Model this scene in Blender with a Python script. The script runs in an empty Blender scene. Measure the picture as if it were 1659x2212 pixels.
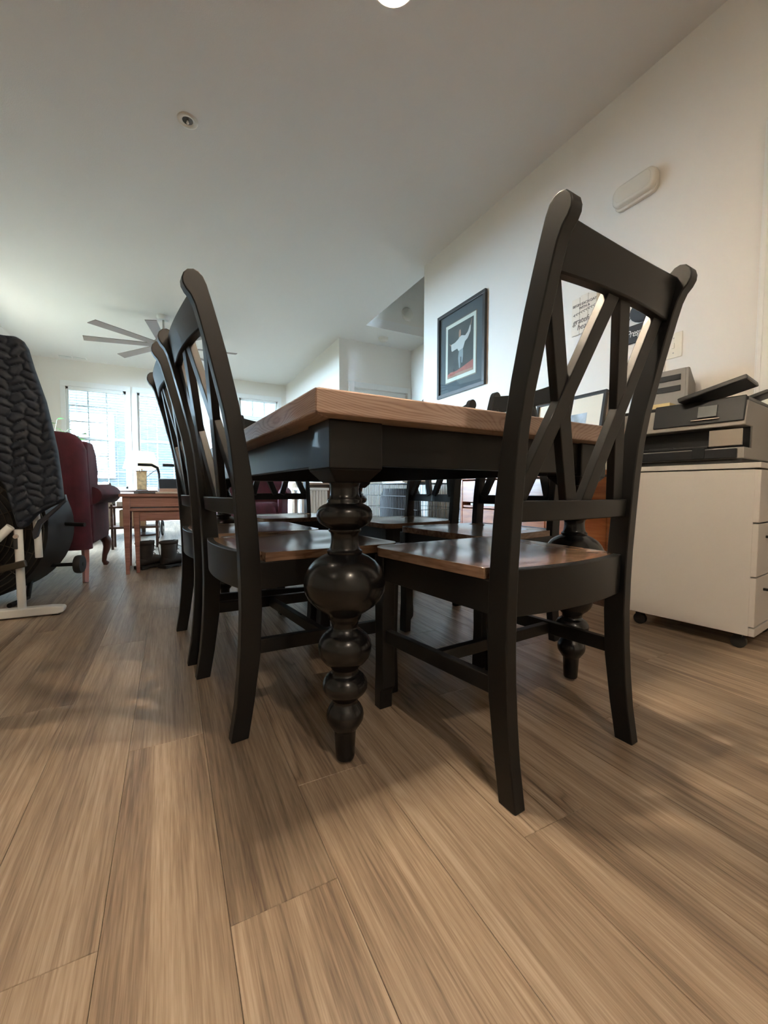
import bpy, bmesh, math, random
from mathutils import Vector, Matrix
random.seed(7)
PI = math.pi
S = bpy.context.scene
COL = S.collection

# ------------------------------------------------------------------ camera
FPX, CXP, CYP = 894.0, 829.5, 1106.0
YAW, PITCH, CAMH = math.radians(27.4), math.radians(-2.95), 0.58
ROLL = math.radians(0.15)
fw = Vector((math.sin(YAW) * math.cos(PITCH), math.cos(YAW) * math.cos(PITCH), math.sin(PITCH)))
rt = Vector((math.cos(YAW), -math.sin(YAW), 0.0))
up = rt.cross(fw)
rt, up = rt * math.cos(ROLL) + up * math.sin(ROLL), up * math.cos(ROLL) - rt * math.sin(ROLL)
cam_data = bpy.data.cameras.new('camera')
cam = bpy.data.objects.new('camera', cam_data)
COL.objects.link(cam)
M = Matrix.Identity(4)
for i in range(3):
    M[i][0], M[i][1], M[i][2] = rt[i], up[i], -fw[i]
M[2][3] = CAMH
cam.matrix_world = M
cam_data.sensor_fit = 'HORIZONTAL'
cam_data.sensor_width = 36.0
cam_data.lens = FPX / 1659.0 * 36.0
cam_data.clip_start = 0.02
S.camera = cam

# ------------------------------------------------------------------ world, lights, exposure
world = bpy.data.worlds.new('sky')
S.world = world
world.use_nodes = True
bg = world.node_tree.nodes['Background']
bg.inputs[0].default_value = (0.62, 0.81, 1.0, 1)
bg.inputs[1].default_value = 180.0
S.view_settings.view_transform = 'Standard'
S.view_settings.look = 'None'
S.view_settings.gamma = 1.0
S.view_settings.use_curve_mapping = False
S.view_settings.exposure = 0.40
S.cycles.max_bounces = 6
S.cycles.use_light_tree = False
S.cycles.diffuse_bounces = 5
S.cycles.glossy_bounces = 3
S.cycles.transmission_bounces = 3
S.cycles.transparent_max_bounces = 6
S.cycles.caustics_reflective = False
S.cycles.caustics_refractive = False
BULB_E = 1750.0       # dining chandelier bulbs
DOWN_E = (45.0, 60.0, 540.0)   # kitchen recessed downlights
SHADE_E = 1.1       # lit lamp shade by the window


def portal(loc, sx, sy, rot=(-PI / 2, 0, 0)):
    l = bpy.data.lights.new('window_portal', 'AREA')
    l.shape = 'RECTANGLE'; l.size = sx; l.size_y = sy
    l.cycles.is_portal = True
    o = bpy.data.objects.new('window_portal', l)
    COL.objects.link(o)
    o.location = loc
    o.rotation_euler = rot   # faces into the room


for (xc, zc, sx, sy) in ((-1.078, 1.46, .87, 1.72), (-.044, 1.46, .87, 1.72), (1.65, 2.22, .76, .38)):
    portal((xc, 8.84, zc), sx, sy)
portal((-2.03, 6.22, 1.12), 2.16, 1.55, (0, -PI / 2, 0))  # portal at the added left glass door


# ------------------------------------------------------------------ materials
def new_mat(name):
    m = bpy.data.materials.new(name)
    m.use_nodes = True
    nt = m.node_tree
    return m, nt, nt.nodes['Principled BSDF']


def plain(name, col, rough=.5, metal=0.0, coat=0.0, bump=0.0, bscale=200.0, var=0.0, vscale=8.0, spec=.5, trans=0.0):
    m, nt, p = new_mat(name)
    p.inputs['Base Color'].default_value = (*col, 1)
    p.inputs['Roughness'].default_value = rough
    p.inputs['Metallic'].default_value = metal
    p.inputs['Coat Weight'].default_value = coat
    p.inputs['Specular IOR Level'].default_value = spec
    tc = nt.nodes.new('ShaderNodeTexCoord')
    if bump:
        n = nt.nodes.new('ShaderNodeTexNoise'); n.inputs['Scale'].default_value = bscale
        n.inputs['Detail'].default_value = 3
        nt.links.new(tc.outputs['Object'], n.inputs['Vector'])
        b = nt.nodes.new('ShaderNodeBump'); b.inputs['Strength'].default_value = bump
        b.inputs['Distance'].default_value = .004
        nt.links.new(n.outputs['Fac'], b.inputs['Height'])
        nt.links.new(b.outputs['Normal'], p.inputs['Normal'])
    if var:
        n = nt.nodes.new('ShaderNodeTexNoise'); n.inputs['Scale'].default_value = vscale
        n.inputs['Detail'].default_value = 4
        nt.links.new(tc.outputs['Object'], n.inputs['Vector'])
        r = nt.nodes.new('ShaderNodeValToRGB')
        r.color_ramp.elements[0].position = .3; r.color_ramp.elements[1].position = .7
        r.color_ramp.elements[0].color = (*[c * (1 - var) for c in col], 1)
        r.color_ramp.elements[1].color = (*[min(1, c * (1 + var)) for c in col], 1)
        nt.links.new(n.outputs['Fac'], r.inputs[0])
        nt.links.new(r.outputs[0], p.inputs['Base Color'])
    return m


def emit(name, col, strength):
    m = bpy.data.materials.new(name); m.use_nodes = True
    nt = m.node_tree; nt.nodes.clear()
    e = nt.nodes.new('ShaderNodeEmission'); o = nt.nodes.new('ShaderNodeOutputMaterial')
    e.inputs[0].default_value = (*col, 1); e.inputs[1].default_value = strength
    nt.links.new(e.outputs[0], o.inputs[0])
    return m


def wood(name, dark, mid, light, axis=1, rough=.4, coat=0.0, grain=9.0, ring=6.0, ringmix=.5, perobj=False, bump=.08, stretch=.06, rstretch=.16, rfreq=26.0, lo=.34, hi=.64, mask=True, fine=6.0, sharp=2.2):
    """streaked grain running along `axis`, with cathedral rings from a distorted wave"""
    m, nt, p = new_mat(name)
    N = nt.nodes.new; L = nt.links.new
    tc = N('ShaderNodeTexCoord')
    src = tc.outputs['Object']
    if perobj:
        oi = N('ShaderNodeObjectInfo')
        cx = N('ShaderNodeCombineXYZ')
        mu = N('ShaderNodeMath'); mu.operation = 'MULTIPLY'; mu.inputs[1].default_value = 37.0
        mu2 = N('ShaderNodeMath'); mu2.operation = 'MULTIPLY'; mu2.inputs[1].default_value = 91.0
        L(oi.outputs['Random'], mu.inputs[0]); L(oi.outputs['Random'], mu2.inputs[0])
        L(mu.outputs[0], cx.inputs[0]); L(mu2.outputs[0], cx.inputs[1]); L(mu.outputs[0], cx.inputs[2])
        ad = N('ShaderNodeVectorMath'); ad.operation = 'ADD'
        L(src, ad.inputs[0]); L(cx.outputs[0], ad.inputs[1]); src = ad.outputs[0]
    mp = N('ShaderNodeMapping'); sc = [1.0, 1.0, 1.0]; sc[axis] = stretch
    mp.inputs['Scale'].default_value = sc
    L(src, mp.inputs['Vector'])
    n1 = N('ShaderNodeTexNoise'); n1.inputs['Scale'].default_value = grain * fine; n1.inputs['Detail'].default_value = 3
    n1.inputs['Roughness'].default_value = .7
    L(mp.outputs[0], n1.inputs['Vector'])
    n2 = N('ShaderNodeTexNoise'); n2.inputs['Scale'].default_value = grain; n2.inputs['Detail'].default_value = 2.5
    n2.inputs['Distortion'].default_value = .6
    L(mp.outputs[0], n2.inputs['Vector'])
    mp2 = N('ShaderNodeMapping'); sc2 = [1.0, 1.0, 1.0]; sc2[axis] = rstretch
    mp2.inputs['Scale'].default_value = sc2
    L(src, mp2.inputs['Vector'])
    n3 = N('ShaderNodeTexNoise'); n3.inputs['Scale'].default_value = ring; n3.inputs['Detail'].default_value = 1.5
    L(mp2.outputs[0], n3.inputs['Vector'])
    # contour lines of a slow noise make cathedral rings
    k = N('ShaderNodeMath'); k.operation = 'MULTIPLY'; k.inputs[1].default_value = rfreq
    L(n3.outputs['Fac'], k.inputs[0])
    fr = N('ShaderNodeMath'); fr.operation = 'FRACT'; L(k.outputs[0], fr.inputs[0])
    tr = N('ShaderNodeMath'); tr.operation = 'PINGPONG'; tr.inputs[1].default_value = .5; L(fr.outputs[0], tr.inputs[0])
    t2 = N('ShaderNodeMath'); t2.operation = 'MULTIPLY'; t2.inputs[1].default_value = 2.0; L(tr.outputs[0], t2.inputs[0])
    pw = N('ShaderNodeMath'); pw.operation = 'POWER'; pw.inputs[1].default_value = sharp; L(t2.outputs[0], pw.inputs[0])
    a = N('ShaderNodeMath'); a.operation = 'MULTIPLY'; a.inputs[1].default_value = .5; L(n1.outputs['Fac'], a.inputs[0])
    b = N('ShaderNodeMath'); b.operation = 'MULTIPLY_ADD'; b.inputs[1].default_value = .5
    L(n2.outputs['Fac'], b.inputs[0]); L(a.outputs[0], b.inputs[2])
    c = N('ShaderNodeMath'); c.operation = 'MULTIPLY_ADD'; c.inputs[1].default_value = -.16 * ringmix
    n4 = N('ShaderNodeTexNoise'); n4.inputs['Scale'].default_value = 2.2; n4.inputs['Detail'].default_value = 1
    L(mp2.outputs[0], n4.inputs['Vector'])
    mk = N('ShaderNodeMapRange'); mk.inputs['From Min'].default_value = .45; mk.inputs['From Max'].default_value = .6
    L(n4.outputs['Fac'], mk.inputs['Value'])
    pm = N('ShaderNodeMath'); pm.operation = 'MULTIPLY'; L(pw.outputs[0], pm.inputs[0]); L(mk.outputs[0], pm.inputs[1])
    if not mask: nt.links.remove(pm.inputs[1].links[0]); pm.inputs[1].default_value = 1.0
    L(pm.outputs[0], c.inputs[0]); L(b.outputs[0], c.inputs[2])
    r = N('ShaderNodeValToRGB')
    e = r.color_ramp.elements
    e[0].position = lo; e[0].color = (*dark, 1)
    e[1].position = hi; e[1].color = (*light, 1)
    x = e.new((lo + hi) / 2); x.color = (*mid, 1)
    L(c.outputs[0], r.inputs[0])
    out = r.outputs[0]
    if perobj:
        mr = N('ShaderNodeMapRange'); mr.inputs['To Min'].default_value = .86; mr.inputs['To Max'].default_value = 1.12
        L(oi.outputs['Random'], mr.inputs['Value'])
        hs = N('ShaderNodeHueSaturation'); L(mr.outputs[0], hs.inputs['Value']); L(out, hs.inputs['Color']); out = hs.outputs[0]
    L(out, p.inputs['Base Color'])
    p.inputs['Roughness'].default_value = rough
    p.inputs['Coat Weight'].default_value = coat
    p.inputs['Coat Roughness'].default_value = .15
    bp = N('ShaderNodeBump'); bp.inputs['Strength'].default_value = bump; bp.inputs['Distance'].default_value = .002
    L(c.outputs[0], bp.inputs['Height']); L(bp.outputs[0], p.inputs['Normal'])
    return m


def glass_mat(name, tint=(.95, .99, 1.0)):
    m = bpy.data.materials.new(name); m.use_nodes = True
    nt = m.node_tree; nt.nodes.clear()
    t = nt.nodes.new('ShaderNodeBsdfTransparent'); t.inputs[0].default_value = (*tint, 1)
    g = nt.nodes.new('ShaderNodeBsdfGlossy'); g.inputs['Roughness'].default_value = .02
    x = nt.nodes.new('ShaderNodeMixShader'); x.inputs[0].default_value = .06
    o = nt.nodes.new('ShaderNodeOutputMaterial')
    nt.links.new(t.outputs[0], x.inputs[1]); nt.links.new(g.outputs[0], x.inputs[2]); nt.links.new(x.outputs[0], o.inputs[0])
    return m


def translucent(name, col, mix=.5):
    m, nt, p = new_mat(name)
    p.inputs['Base Color'].default_value = (*col, 1); p.inputs['Roughness'].default_value = .6
    t = nt.nodes.new('ShaderNodeBsdfTranslucent'); t.inputs[0].default_value = (*col, 1)
    x = nt.nodes.new('ShaderNodeMixShader'); x.inputs[0].default_value = mix
    o = nt.nodes['Material Output']
    nt.links.new(p.outputs[0], x.inputs[1]); nt.links.new(t.outputs[0], x.inputs[2]); nt.links.new(x.outputs[0], o.inputs[0])
    return m


MT = {
    'floor': wood('plank_vinyl', (.125, .085, .058), (.275, .203, .140), (.42, .328, .247), axis=1, rough=.38, grain=20, ring=11, ringmix=1.1, perobj=True, bump=.12, stretch=.03, rstretch=.055, rfreq=13.0, lo=.34, hi=.66, fine=11.0, sharp=5.0),
    'underfloor': plain('underlay', (.05, .035, .025), .8),
    'wall': plain('greige_wall_paint', (.80, .765, .71), .75, bump=.08, bscale=260),
    'ceiling': plain('ceiling_paint', (.80, .785, .76), .85, bump=.18, bscale=170),
    'white': plain('white_trim_paint', (.82, .82, .80), .4),
    'black': plain('black_chair_paint', (.0065, .0065, .0068), .40, coat=.05, spec=.30),
    'blackgloss': plain('black_gloss_lacquer', (.006, .006, .0065), .26, coat=.12, spec=.32),
    'top': wood('table_oak', (.26, .16, .12), (.44, .305, .24), (.57, .43, .355), axis=0, rough=.38, coat=.15, grain=12, ring=5.0, ringmix=1.0, bump=.05, rstretch=.30, rfreq=90.0, mask=False, lo=.30, hi=.62),
    'topside': wood('table_oak_side', (.26, .16, .12), (.44, .305, .24), (.57, .43, .355), axis=1, rough=.38, coat=.15, grain=12, ring=5.0, ringmix=1.0, bump=.05, rstretch=.30, rfreq=90.0, mask=False, lo=.30, hi=.62),
    'seat': wood('seat_oak', (.10, .055, .035), (.24, .15, .10), (.36, .25, .17), axis=1, rough=.22, coat=.4, grain=11, ring=10, ringmix=1.2, perobj=True, bump=.04),
    'cherry': wood('cherry_wood', (.17, .045, .012), (.34, .10, .028), (.46, .17, .05), axis=1, rough=.3, coat=.2, grain=5, ring=5, ringmix=.8),
    'nest': wood('nest_table_wood', (.17, .075, .06), (.28, .135, .11), (.38, .21, .17), axis=0, rough=.35, coat=.2, grain=8, ring=6),
    'darkwood': wood('dark_wood', (.03, .014, .01), (.07, .035, .025), (.11, .06, .04), axis=0, rough=.4),
    'tanwood': wood('tan_wood', (.16, .10, .06), (.26, .17, .11), (.34, .24, .16), axis=0, rough=.5),
    'cabinet': plain('white_powder_coat', (.50, .475, .45), .5, bump=.02, bscale=300),
    'printergrey': plain('printer_grey_plastic', (.26, .245, .225), .5),
    'printerblack': plain('printer_black_plastic', (.014, .015, .017), .28),
    'panelgloss': plain('printer_panel_gloss', (.010, .012, .014), .42, spec=.25),
    'screen': plain('printer_screen', (.09, .10, .10), .2),
    'silver': plain('silver_plastic', (.45, .40, .34), .25, metal=.6),
    'rubber': plain('black_rubber', (.012, .012, .012), .6),
    'maroon': plain('maroon_velvet', (.06, .006, .015), .8, var=.3, vscale=12, bump=.15, bscale=120),
    'cabriole': plain('dark_mahogany', (.06, .018, .014), .3, coat=.3),
    'legwood': plain('reddish_leg_wood', (.30, .10, .065), .35, coat=.2),
    'beige': plain('beige_upholstery', (.34, .29, .235), .85, var=.15, vscale=14),
    'throw': plain('pale_throw', (.52, .46, .41), .9, var=.3, vscale=30),
    'quilt': plain('navy_quilted_nylon', (.009, .0135, .023), .55, var=.25, vscale=9, spec=.35),
    'quilttrim': plain('navy_binding', (.012, .015, .024), .5),
    'whitemetal': plain('white_enamel_tube', (.74, .76, .76), .3, coat=.2),
    'chrome': plain('chrome', (.7, .7, .72), .2, metal=1.0),
    'fanblack': plain('fan_black_steel', (.009, .009, .009), .5, spec=.25),
    'fanbronze': plain('fan_bronze_steel', (.035, .028, .018), .45, metal=.3),
    'leather': plain('boot_leather', (.022, .018, .016), .55, var=.3, vscale=25),
    'bootcollar': plain('boot_collar', (.03, .026, .024), .9),
    'lace': plain('boot_lace', (.06, .055, .05), .9),
    'glass': glass_mat('window_glass'),
    'blind': translucent('blind_slat', (.60, .64, .65), .05),
    'shade': None,
    'lampbase': plain('carved_stone_lamp', (.24, .15, .065), .6, var=.5, vscale=22, bump=.4, bscale=40),
    'paper': plain('white_paper', (.72, .70, .66), .8),
    'pinkpaper': plain('tinted_paper', (.5, .36, .3), .8),
    'manila': plain('manila_folder', (.62, .50, .27), .7),
    'darkpaper': plain('dark_cover', (.03, .03, .035), .5),
    'fanblade': plain('brown_fan_blade', (.16, .125, .11), .5),
    'nickel': plain('brushed_nickel', (.45, .43, .4), .35, metal=.9),
    'leaf': plain('green_leaf', (.10, .20, .07), .5, var=.3, vscale=20),
    'stem': plain('plant_stem', (.10, .13, .05), .6),
    'pot': plain('glazed_pot', (.30, .20, .14), .4),
    'frameblack': plain('black_frame', (.02, .018, .017), .35),
    'mat_slate': plain('slate_mat', (.062, .068, .072), .7),
    'mat_cream': plain('cream_mat', (.78, .72, .60), .7),
    'art_dark': plain('art_charcoal', (.05, .046, .04), .7, var=.5, vscale=9),
    'art_red': plain('art_red_ground', (.42, .10, .07), .7, var=.3, vscale=14),
    'art_white': plain('art_white_shirt', (.62, .55, .50), .7),
    'art_grey': plain('art_grey_trousers', (.30, .31, .31), .7),
    'art_skin': plain('art_skin', (.40, .21, .14), .7),
    'art_sky': plain('art_sky', (.42, .50, .56), .7, var=.35, vscale=12),
    'signwhite': plain('whitewashed_plank', (.78, .72, .63), .7, var=.04, vscale=20),
    'ink': plain('sign_ink', (.13, .11, .095), .8),
    'signblack': plain('black_board', (.022, .02, .019), .6),
    'plastic': plain('white_plastic', (.72, .68, .60), .4),
    'ivory': plain('ivory_wall_plate', (.78, .72, .60), .4),
    'wire': plain('black_wire', (.015, .015, .015), .4),
    'cloth_black': plain('black_cloth', (.012, .012, .013), .8),
    'gold': plain('gold_glaze', (.45, .30, .06), .35),
    'brassgold': plain('brass_frame_edge', (.30, .19, .08), .35, metal=.3),
    'basketwhite': plain('white_wicker', (.66, .66, .66), .7),
    'facade': plain('darkened_siding', (.016, .0182, .0192), .9, spec=0.0),  # siding darkened to offset the strong sky, keeping the blind slats readable
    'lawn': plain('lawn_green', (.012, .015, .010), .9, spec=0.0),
    'hedge': plain('hedge_green', (.08, .14, .06), .9),
    'carpet': plain('stair_carpet', (.3, .27, .24), .95),
    'lighttan': plain('tan_box_card', (.40, .28, .17), .8),
    'bulb': emit('bulb_glow', (1.0, .80, .58), BULB_E),
}
_m, _nt, _p = new_mat('lit_lamp_shade')
_p.inputs['Base Color'].default_value = (.8, .74, .6, 1)
_p.inputs['Emission Color'].default_value = (1.0, .82, .55, 1)
_p.inputs['Emission Strength'].default_value = SHADE_E
MT['shade'] = _m


# ------------------------------------------------------------------ mesh helpers
def perp(d):
    d = d.normalized()
    a = Vector((0, 0, 1)) if abs(d.z) < .9 else Vector((1, 0, 0))
    u = d.cross(a).normalized()
    return u, d.cross(u).normalized()


class MB:
    def __init__(s):
        s.v = []; s.f = []

    def add(s, vs, fs):
        o = len(s.v); s.v += [tuple(v) for v in vs]; s.f += [tuple(i + o for i in f) for f in fs]; return s

    def box(s, x0, x1, y0, y1, z0, z1):
        vs = [(x, y, z) for z in (z0, z1) for y in (y0, y1) for x in (x0, x1)]
        return s.add(vs, [(0, 2, 3, 1), (4, 5, 7, 6), (0, 1, 5, 4), (2, 6, 7, 3), (0, 4, 6, 2), (1, 3, 7, 5)])

    def hexa(s, b, t):
        """b, t: 4 points each (counter-clockwise seen from above)"""
        return s.add(list(b) + list(t), [(3, 2, 1, 0), (4, 5, 6, 7), (0, 1, 5, 4), (1, 2, 6, 5), (2, 3, 7, 6), (3, 0, 4, 7)])

    def bar(s, p, q, w, h, side=None):
        """straight bar from p to q; w along `side`, h along the third axis"""
        p, q = Vector(p), Vector(q); d = (q - p).normalized()
        if side is None:
            u, v = perp(d)
        else:
            u = Vector(side); u = (u - d * u.dot(d)).normalized(); v = d.cross(u)
        u = u * w / 2; v = v * h / 2
        return s.hexa([p - u - v, p + u - v, p + u + v, p - u + v], [q - u - v, q + u - v, q + u + v, q - u + v])

    def tube(s, pts, r, n=10, close=False):
        pts = [Vector(p) for p in pts]; R = r if isinstance(r, (list, tuple)) else [r] * len(pts)
        m = len(pts); base = len(s.v); u = None
        for i, p in enumerate(pts):
            if close:
                d = pts[(i + 1) % m] - pts[i - 1]
            else:
                d = pts[min(i + 1, m - 1)] - pts[max(i - 1, 0)]
            d.normalize()
            if u is None:
                u, _ = perp(d)
            u = (u - d * u.dot(d)).normalized(); w = d.cross(u)
            for k in range(n):
                a = 2 * PI * k / n
                s.v.append(tuple(p + (u * math.cos(a) + w * math.sin(a)) * R[i]))
        for i in range(m if close else m - 1):
            j = (i + 1) % m
            for k in range(n):
                l = (k + 1) % n
                s.f.append((base + i * n + k, base + i * n + l, base + j * n + l, base + j * n + k))
        if not close:
            s.f.append(tuple(base + k for k in range(n))[::-1])
            s.f.append(tuple(base + (m - 1) * n + k for k in range(n)))
        return s

    def lathe(s, prof, c=(0, 0, 0), n=28, axis='z'):
        """prof: [(r, z)...] bottom to top"""
        base = len(s.v); m = len(prof)
        for r, z in prof:
            for k in range(n):
                a = 2 * PI * k / n
                x, y = r * math.cos(a), r * math.sin(a)
                if axis == 'z': v = (c[0] + x, c[1] + y, c[2] + z)
                elif axis == 'x': v = (c[0] + z, c[1] + x, c[2] + y)
                else: v = (c[0] + y, c[1] + z, c[2] + x)
                s.v.append(v)
        for i in range(m - 1):
            for k in range(n):
                l = (k + 1) % n
                s.f.append((base + i * n + k, base + i * n + l, base + (i + 1) * n + l, base + (i + 1) * n + k))
        s.f.append(tuple(base + k for k in range(n))[::-1])
        s.f.append(tuple(base + (m - 1) * n + k for k in range(n)))
        return s

    def prism(s, poly, d0, d1, axis='x'):
        """poly 2D extruded along axis from d0 to d1. x:(y,z) y:(x,z) z:(x,y)"""
        n = len(poly); base = len(s.v)
        for d in (d0, d1):
            for a, b in poly:
                s.v.append((d, a, b) if axis == 'x' else (a, d, b) if axis == 'y' else (a, b, d))
        s.f.append(tuple(base + i for i in range(n))[::-1]); s.f.append(tuple(base + n + i for i in range(n)))
        for i in range(n):
            j = (i + 1) % n
            s.f.append((base + i, base + j, base + n + j, base + n + i))
        return s

    def loft(s, rings, cap=True):
        base = len(s.v); n = len(rings[0]); m = len(rings)
        for r in rings: s.v += [tuple(p) for p in r]
        for i in range(m - 1):
            for k in range(n):
                l = (k + 1) % n
                s.f.append((base + i * n + k, base + i * n + l, base + (i + 1) * n + l, base + (i + 1) * n + k))
        if cap:
            s.f.append(tuple(base + k for k in range(n))[::-1]); s.f.append(tuple(base + (m - 1) * n + k for k in range(n)))
        return s

    def sphere(s, c, r, n=14, m=9, sz=None):
        sz = sz or (1, 1, 1)
        prof = [(max(1e-4, math.sin(PI * i / m)), -math.cos(PI * i / m)) for i in range(m + 1)]
        t = MB().lathe(prof, n=n)
        return s.add([(c[0] + v[0] * r * sz[0], c[1] + v[1] * r * sz[1], c[2] + v[2] * r * sz[2]) for v in t.v], t.f)

    def mesh(s, name):
        me = bpy.data.meshes.new(name)
        me.from_pydata(s.v, [], s.f)
        bm = bmesh.new(); bm.from_mesh(me)
        bmesh.ops.recalc_face_normals(bm, faces=bm.faces)
        bm.to_mesh(me); bm.free()
        return me

    def build(s, name, mat, parent=None, smooth=None, bevel=0.0, subsurf=0, loc=None, kind=None):
        me = s.mesh(name)
        me.materials.append(MT[mat] if isinstance(mat, str) else mat)
        if smooth is not None:
            for p in me.polygons: p.use_smooth = True
            if smooth:
                me.set_sharp_from_angle(angle=math.radians(smooth))
        o = bpy.data.objects.new(name, me)
        COL.objects.link(o)
        if parent: o.parent = parent
        if loc: o.location = loc
        if bevel:
            b = o.modifiers.new('bevel', 'BEVEL'); b.width = bevel; b.segments = 2; b.limit_method = 'ANGLE'
            b.angle_limit = math.radians(40); b.harden_normals = False
        if subsurf:
            q = o.modifiers.new('subsurf', 'SUBSURF'); q.levels = subsurf; q.render_levels = subsurf
        if kind: o['kind'] = kind
        return o


def tag(o, label=None, cat=None, group=None, kind=None):
    if label: o['label'] = label
    if cat: o['category'] = cat
    if group: o['group'] = group
    if kind: o['kind'] = kind
    return o


def thing(name, label, cat, loc=(0, 0, 0), rz=0.0, group=None):
    o = bpy.data.objects.new(name, None)
    o.empty_display_size = .1
    COL.objects.link(o); o.location = loc; o.rotation_euler = (0, 0, rz)
    return tag(o, label, cat, group)


def copy_tree(o, parent=None):
    c = o.copy(); COL.objects.link(c); c.parent = parent
    for ch in o.children: copy_tree(ch, c)
    return c


def text_mesh(name, body, size, mat, parent, M4, shear=0.0, spacing=1.0, depth=.0008, bold=0.0):
    cu = bpy.data.curves.new(name, 'FONT')
    cu.body = body; cu.size = size; cu.shear = shear; cu.space_character = spacing; cu.extrude = depth; cu.offset = bold
    cu.align_x = 'LEFT'; cu.resolution_u = 3
    t = bpy.data.objects.new(name, cu); COL.objects.link(t)
    bpy.context.view_layer.update()
    dg = bpy.context.evaluated_depsgraph_get()
    me = bpy.data.meshes.new_from_object(t.evaluated_get(dg))
    bpy.data.objects.remove(t)
    me.materials.clear(); me.materials.append(MT[mat])
    o = bpy.data.objects.new(name, me); COL.objects.link(o); o.parent = parent
    o.matrix_local = M4
    return o


def wallM(y, z, x):
    """text on the right wall (faces -X): local x runs to -Y, local y up"""
    m = Matrix(((0, 0, -1, x), (-1, 0, 0, y), (0, 1, 0, z), (0, 0, 0, 1)))
    return m


WX, CZ, YF = 2.25, 2.76, 8.70

# ================================================================== STRUCTURE
floor = MB().box(-3.4, 3.5, -2.3, 8.9, -.12, -.006).build('floor', 'underfloor')
tag(floor, kind='structure')
# planks 152 mm x 1.22 m along Y; seams measured at x = 0.060 + k * 0.152
PW, PL = .152, 1.22
plank_me = {}
cands = []
for i in range(-22, 23):
    x0 = .060 + i * PW
    if i == 0: off = .557
    elif i == -1: off = 1.049
    else: off = (i * .4637 + .31) % PL
    for j in range(-3, 9):
        y0 = off + j * PL
        if y0 + PL < -2.2 or y0 > 8.68 or x0 + PW < -3.25 or x0 > 3.38: continue
        cy = y0 + PL / 2; cx = x0 + PW / 2
        d = cy * math.cos(YAW) + cx * math.sin(YAW); l = cx * math.cos(YAW) - cy * math.sin(YAW)
        vis = d > -.2 and abs(l) < (d + 1.0) * 1.0
        cands.append((0 if vis else 1, math.hypot(cx, cy), x0, max(y0, -2.2), min(y0 + PL, 8.68)))
cands.sort()
G = .0003
far_planks = MB()
for n_, (vis, dist, x0, y0, y1) in enumerate(cands):
    if n_ < 290:
        L_ = round(y1 - y0, 3)
        key = L_
        if key not in plank_me:
            mb = MB(); c = .0006
            X0, X1, Y0, Y1 = -PW / 2 + G, PW / 2 - G, -L_ / 2 + G, L_ / 2 - G
            mb.hexa([(X0, Y0, -.006), (X1, Y0, -.006), (X1, Y1, -.006), (X0, Y1, -.006)],
                    [(X0, Y0, -c), (X1, Y0, -c), (X1, Y1, -c), (X0, Y1, -c)])
            mb.hexa([(X0, Y0, -c), (X1, Y0, -c), (X1, Y1, -c), (X0, Y1, -c)],
                    [(X0 + c, Y0 + c, 0), (X1 - c, Y0 + c, 0), (X1 - c, Y1 - c, 0), (X0 + c, Y1 - c, 0)])
            me = mb.mesh('plank'); me.materials.append(MT['floor']); plank_me[key] = me
        o = bpy.data.objects.new('plank', plank_me[key]); COL.objects.link(o); o.parent = floor
        o.location = (x0 + PW / 2, (y0 + y1) / 2, 0)
    else:
        far_planks.box(x0 + G, x0 + PW - G, y0 + G, y1 - G, -.006, 0)
if far_planks.v:
    far_planks.build('plank_field', 'floor', floor, kind='stuff')


def struct(name, mb, mat, **k):
    return tag(mb.build(name, mat, **k), kind='structure')


struct('ceiling', MB().box(-3.4, 2.35, -2.3, 8.9, CZ, CZ + .12).box(2.35, 3.5, 5.07, 5.9, CZ, CZ + .12).box(2.35, 3.5, -2.3, 3.45, CZ, CZ + .12), 'ceiling')
struct('wall_right', MB().box(WX, 2.37, -2.3, 3.50, 0, CZ), 'wall')
struct('wall_right_far', MB().box(2.20, 2.34, 5.65, 8.9, 0, CZ), 'wall')
# far wall with three window holes
wf = MB()
Y0, Y1 = YF, YF + .16
xs = [-2.1, -1.51, -.645, -.478, .39, 1.27, 2.03, 2.2]
wf.box(xs[0], xs[1], Y0, Y1, 0, CZ)
for a, b in ((xs[1], xs[2]), (xs[3], xs[4])):
    wf.box(a, b, Y0, Y1, 0, .60); wf.box(a, b, Y0, Y1, 2.32, CZ)
wf.box(xs[2], xs[3], Y0, Y1, 0, CZ); wf.box(xs[4], xs[5], Y0, Y1, 0, CZ)
wf.box(xs[5], xs[6], Y0, Y1, 0, 2.03); wf.box(xs[5], xs[6], Y0, Y1, 2.41, CZ); wf.box(xs[6], xs[7], Y0, Y1, 0, CZ)
struct('wall_far', wf, 'wall')
struct('wall_left', MB().box(-2.07, -1.95, 3.2, 3.3, 0, CZ).box(-2.07, -1.95, 5.0, 5.45, 0, CZ).box(-2.07, -1.95, 7.0, 8.7, 0, CZ).box(-2.07, -1.95, 3.3, 5.0, 0, CZ).box(-2.07, -1.95, 5.45, 7.0, 2.2, CZ).box(-3.4, -1.95, 3.08, 3.2, 0, CZ), 'wall')
struct('wall_kitchen', MB().box(-3.4, -3.28, -2.3, 3.08, 0, CZ), 'wall')
struct('wall_back', MB().box(-3.28, 2.25, -2.3, -2.18, 0, CZ), 'wall')
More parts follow.
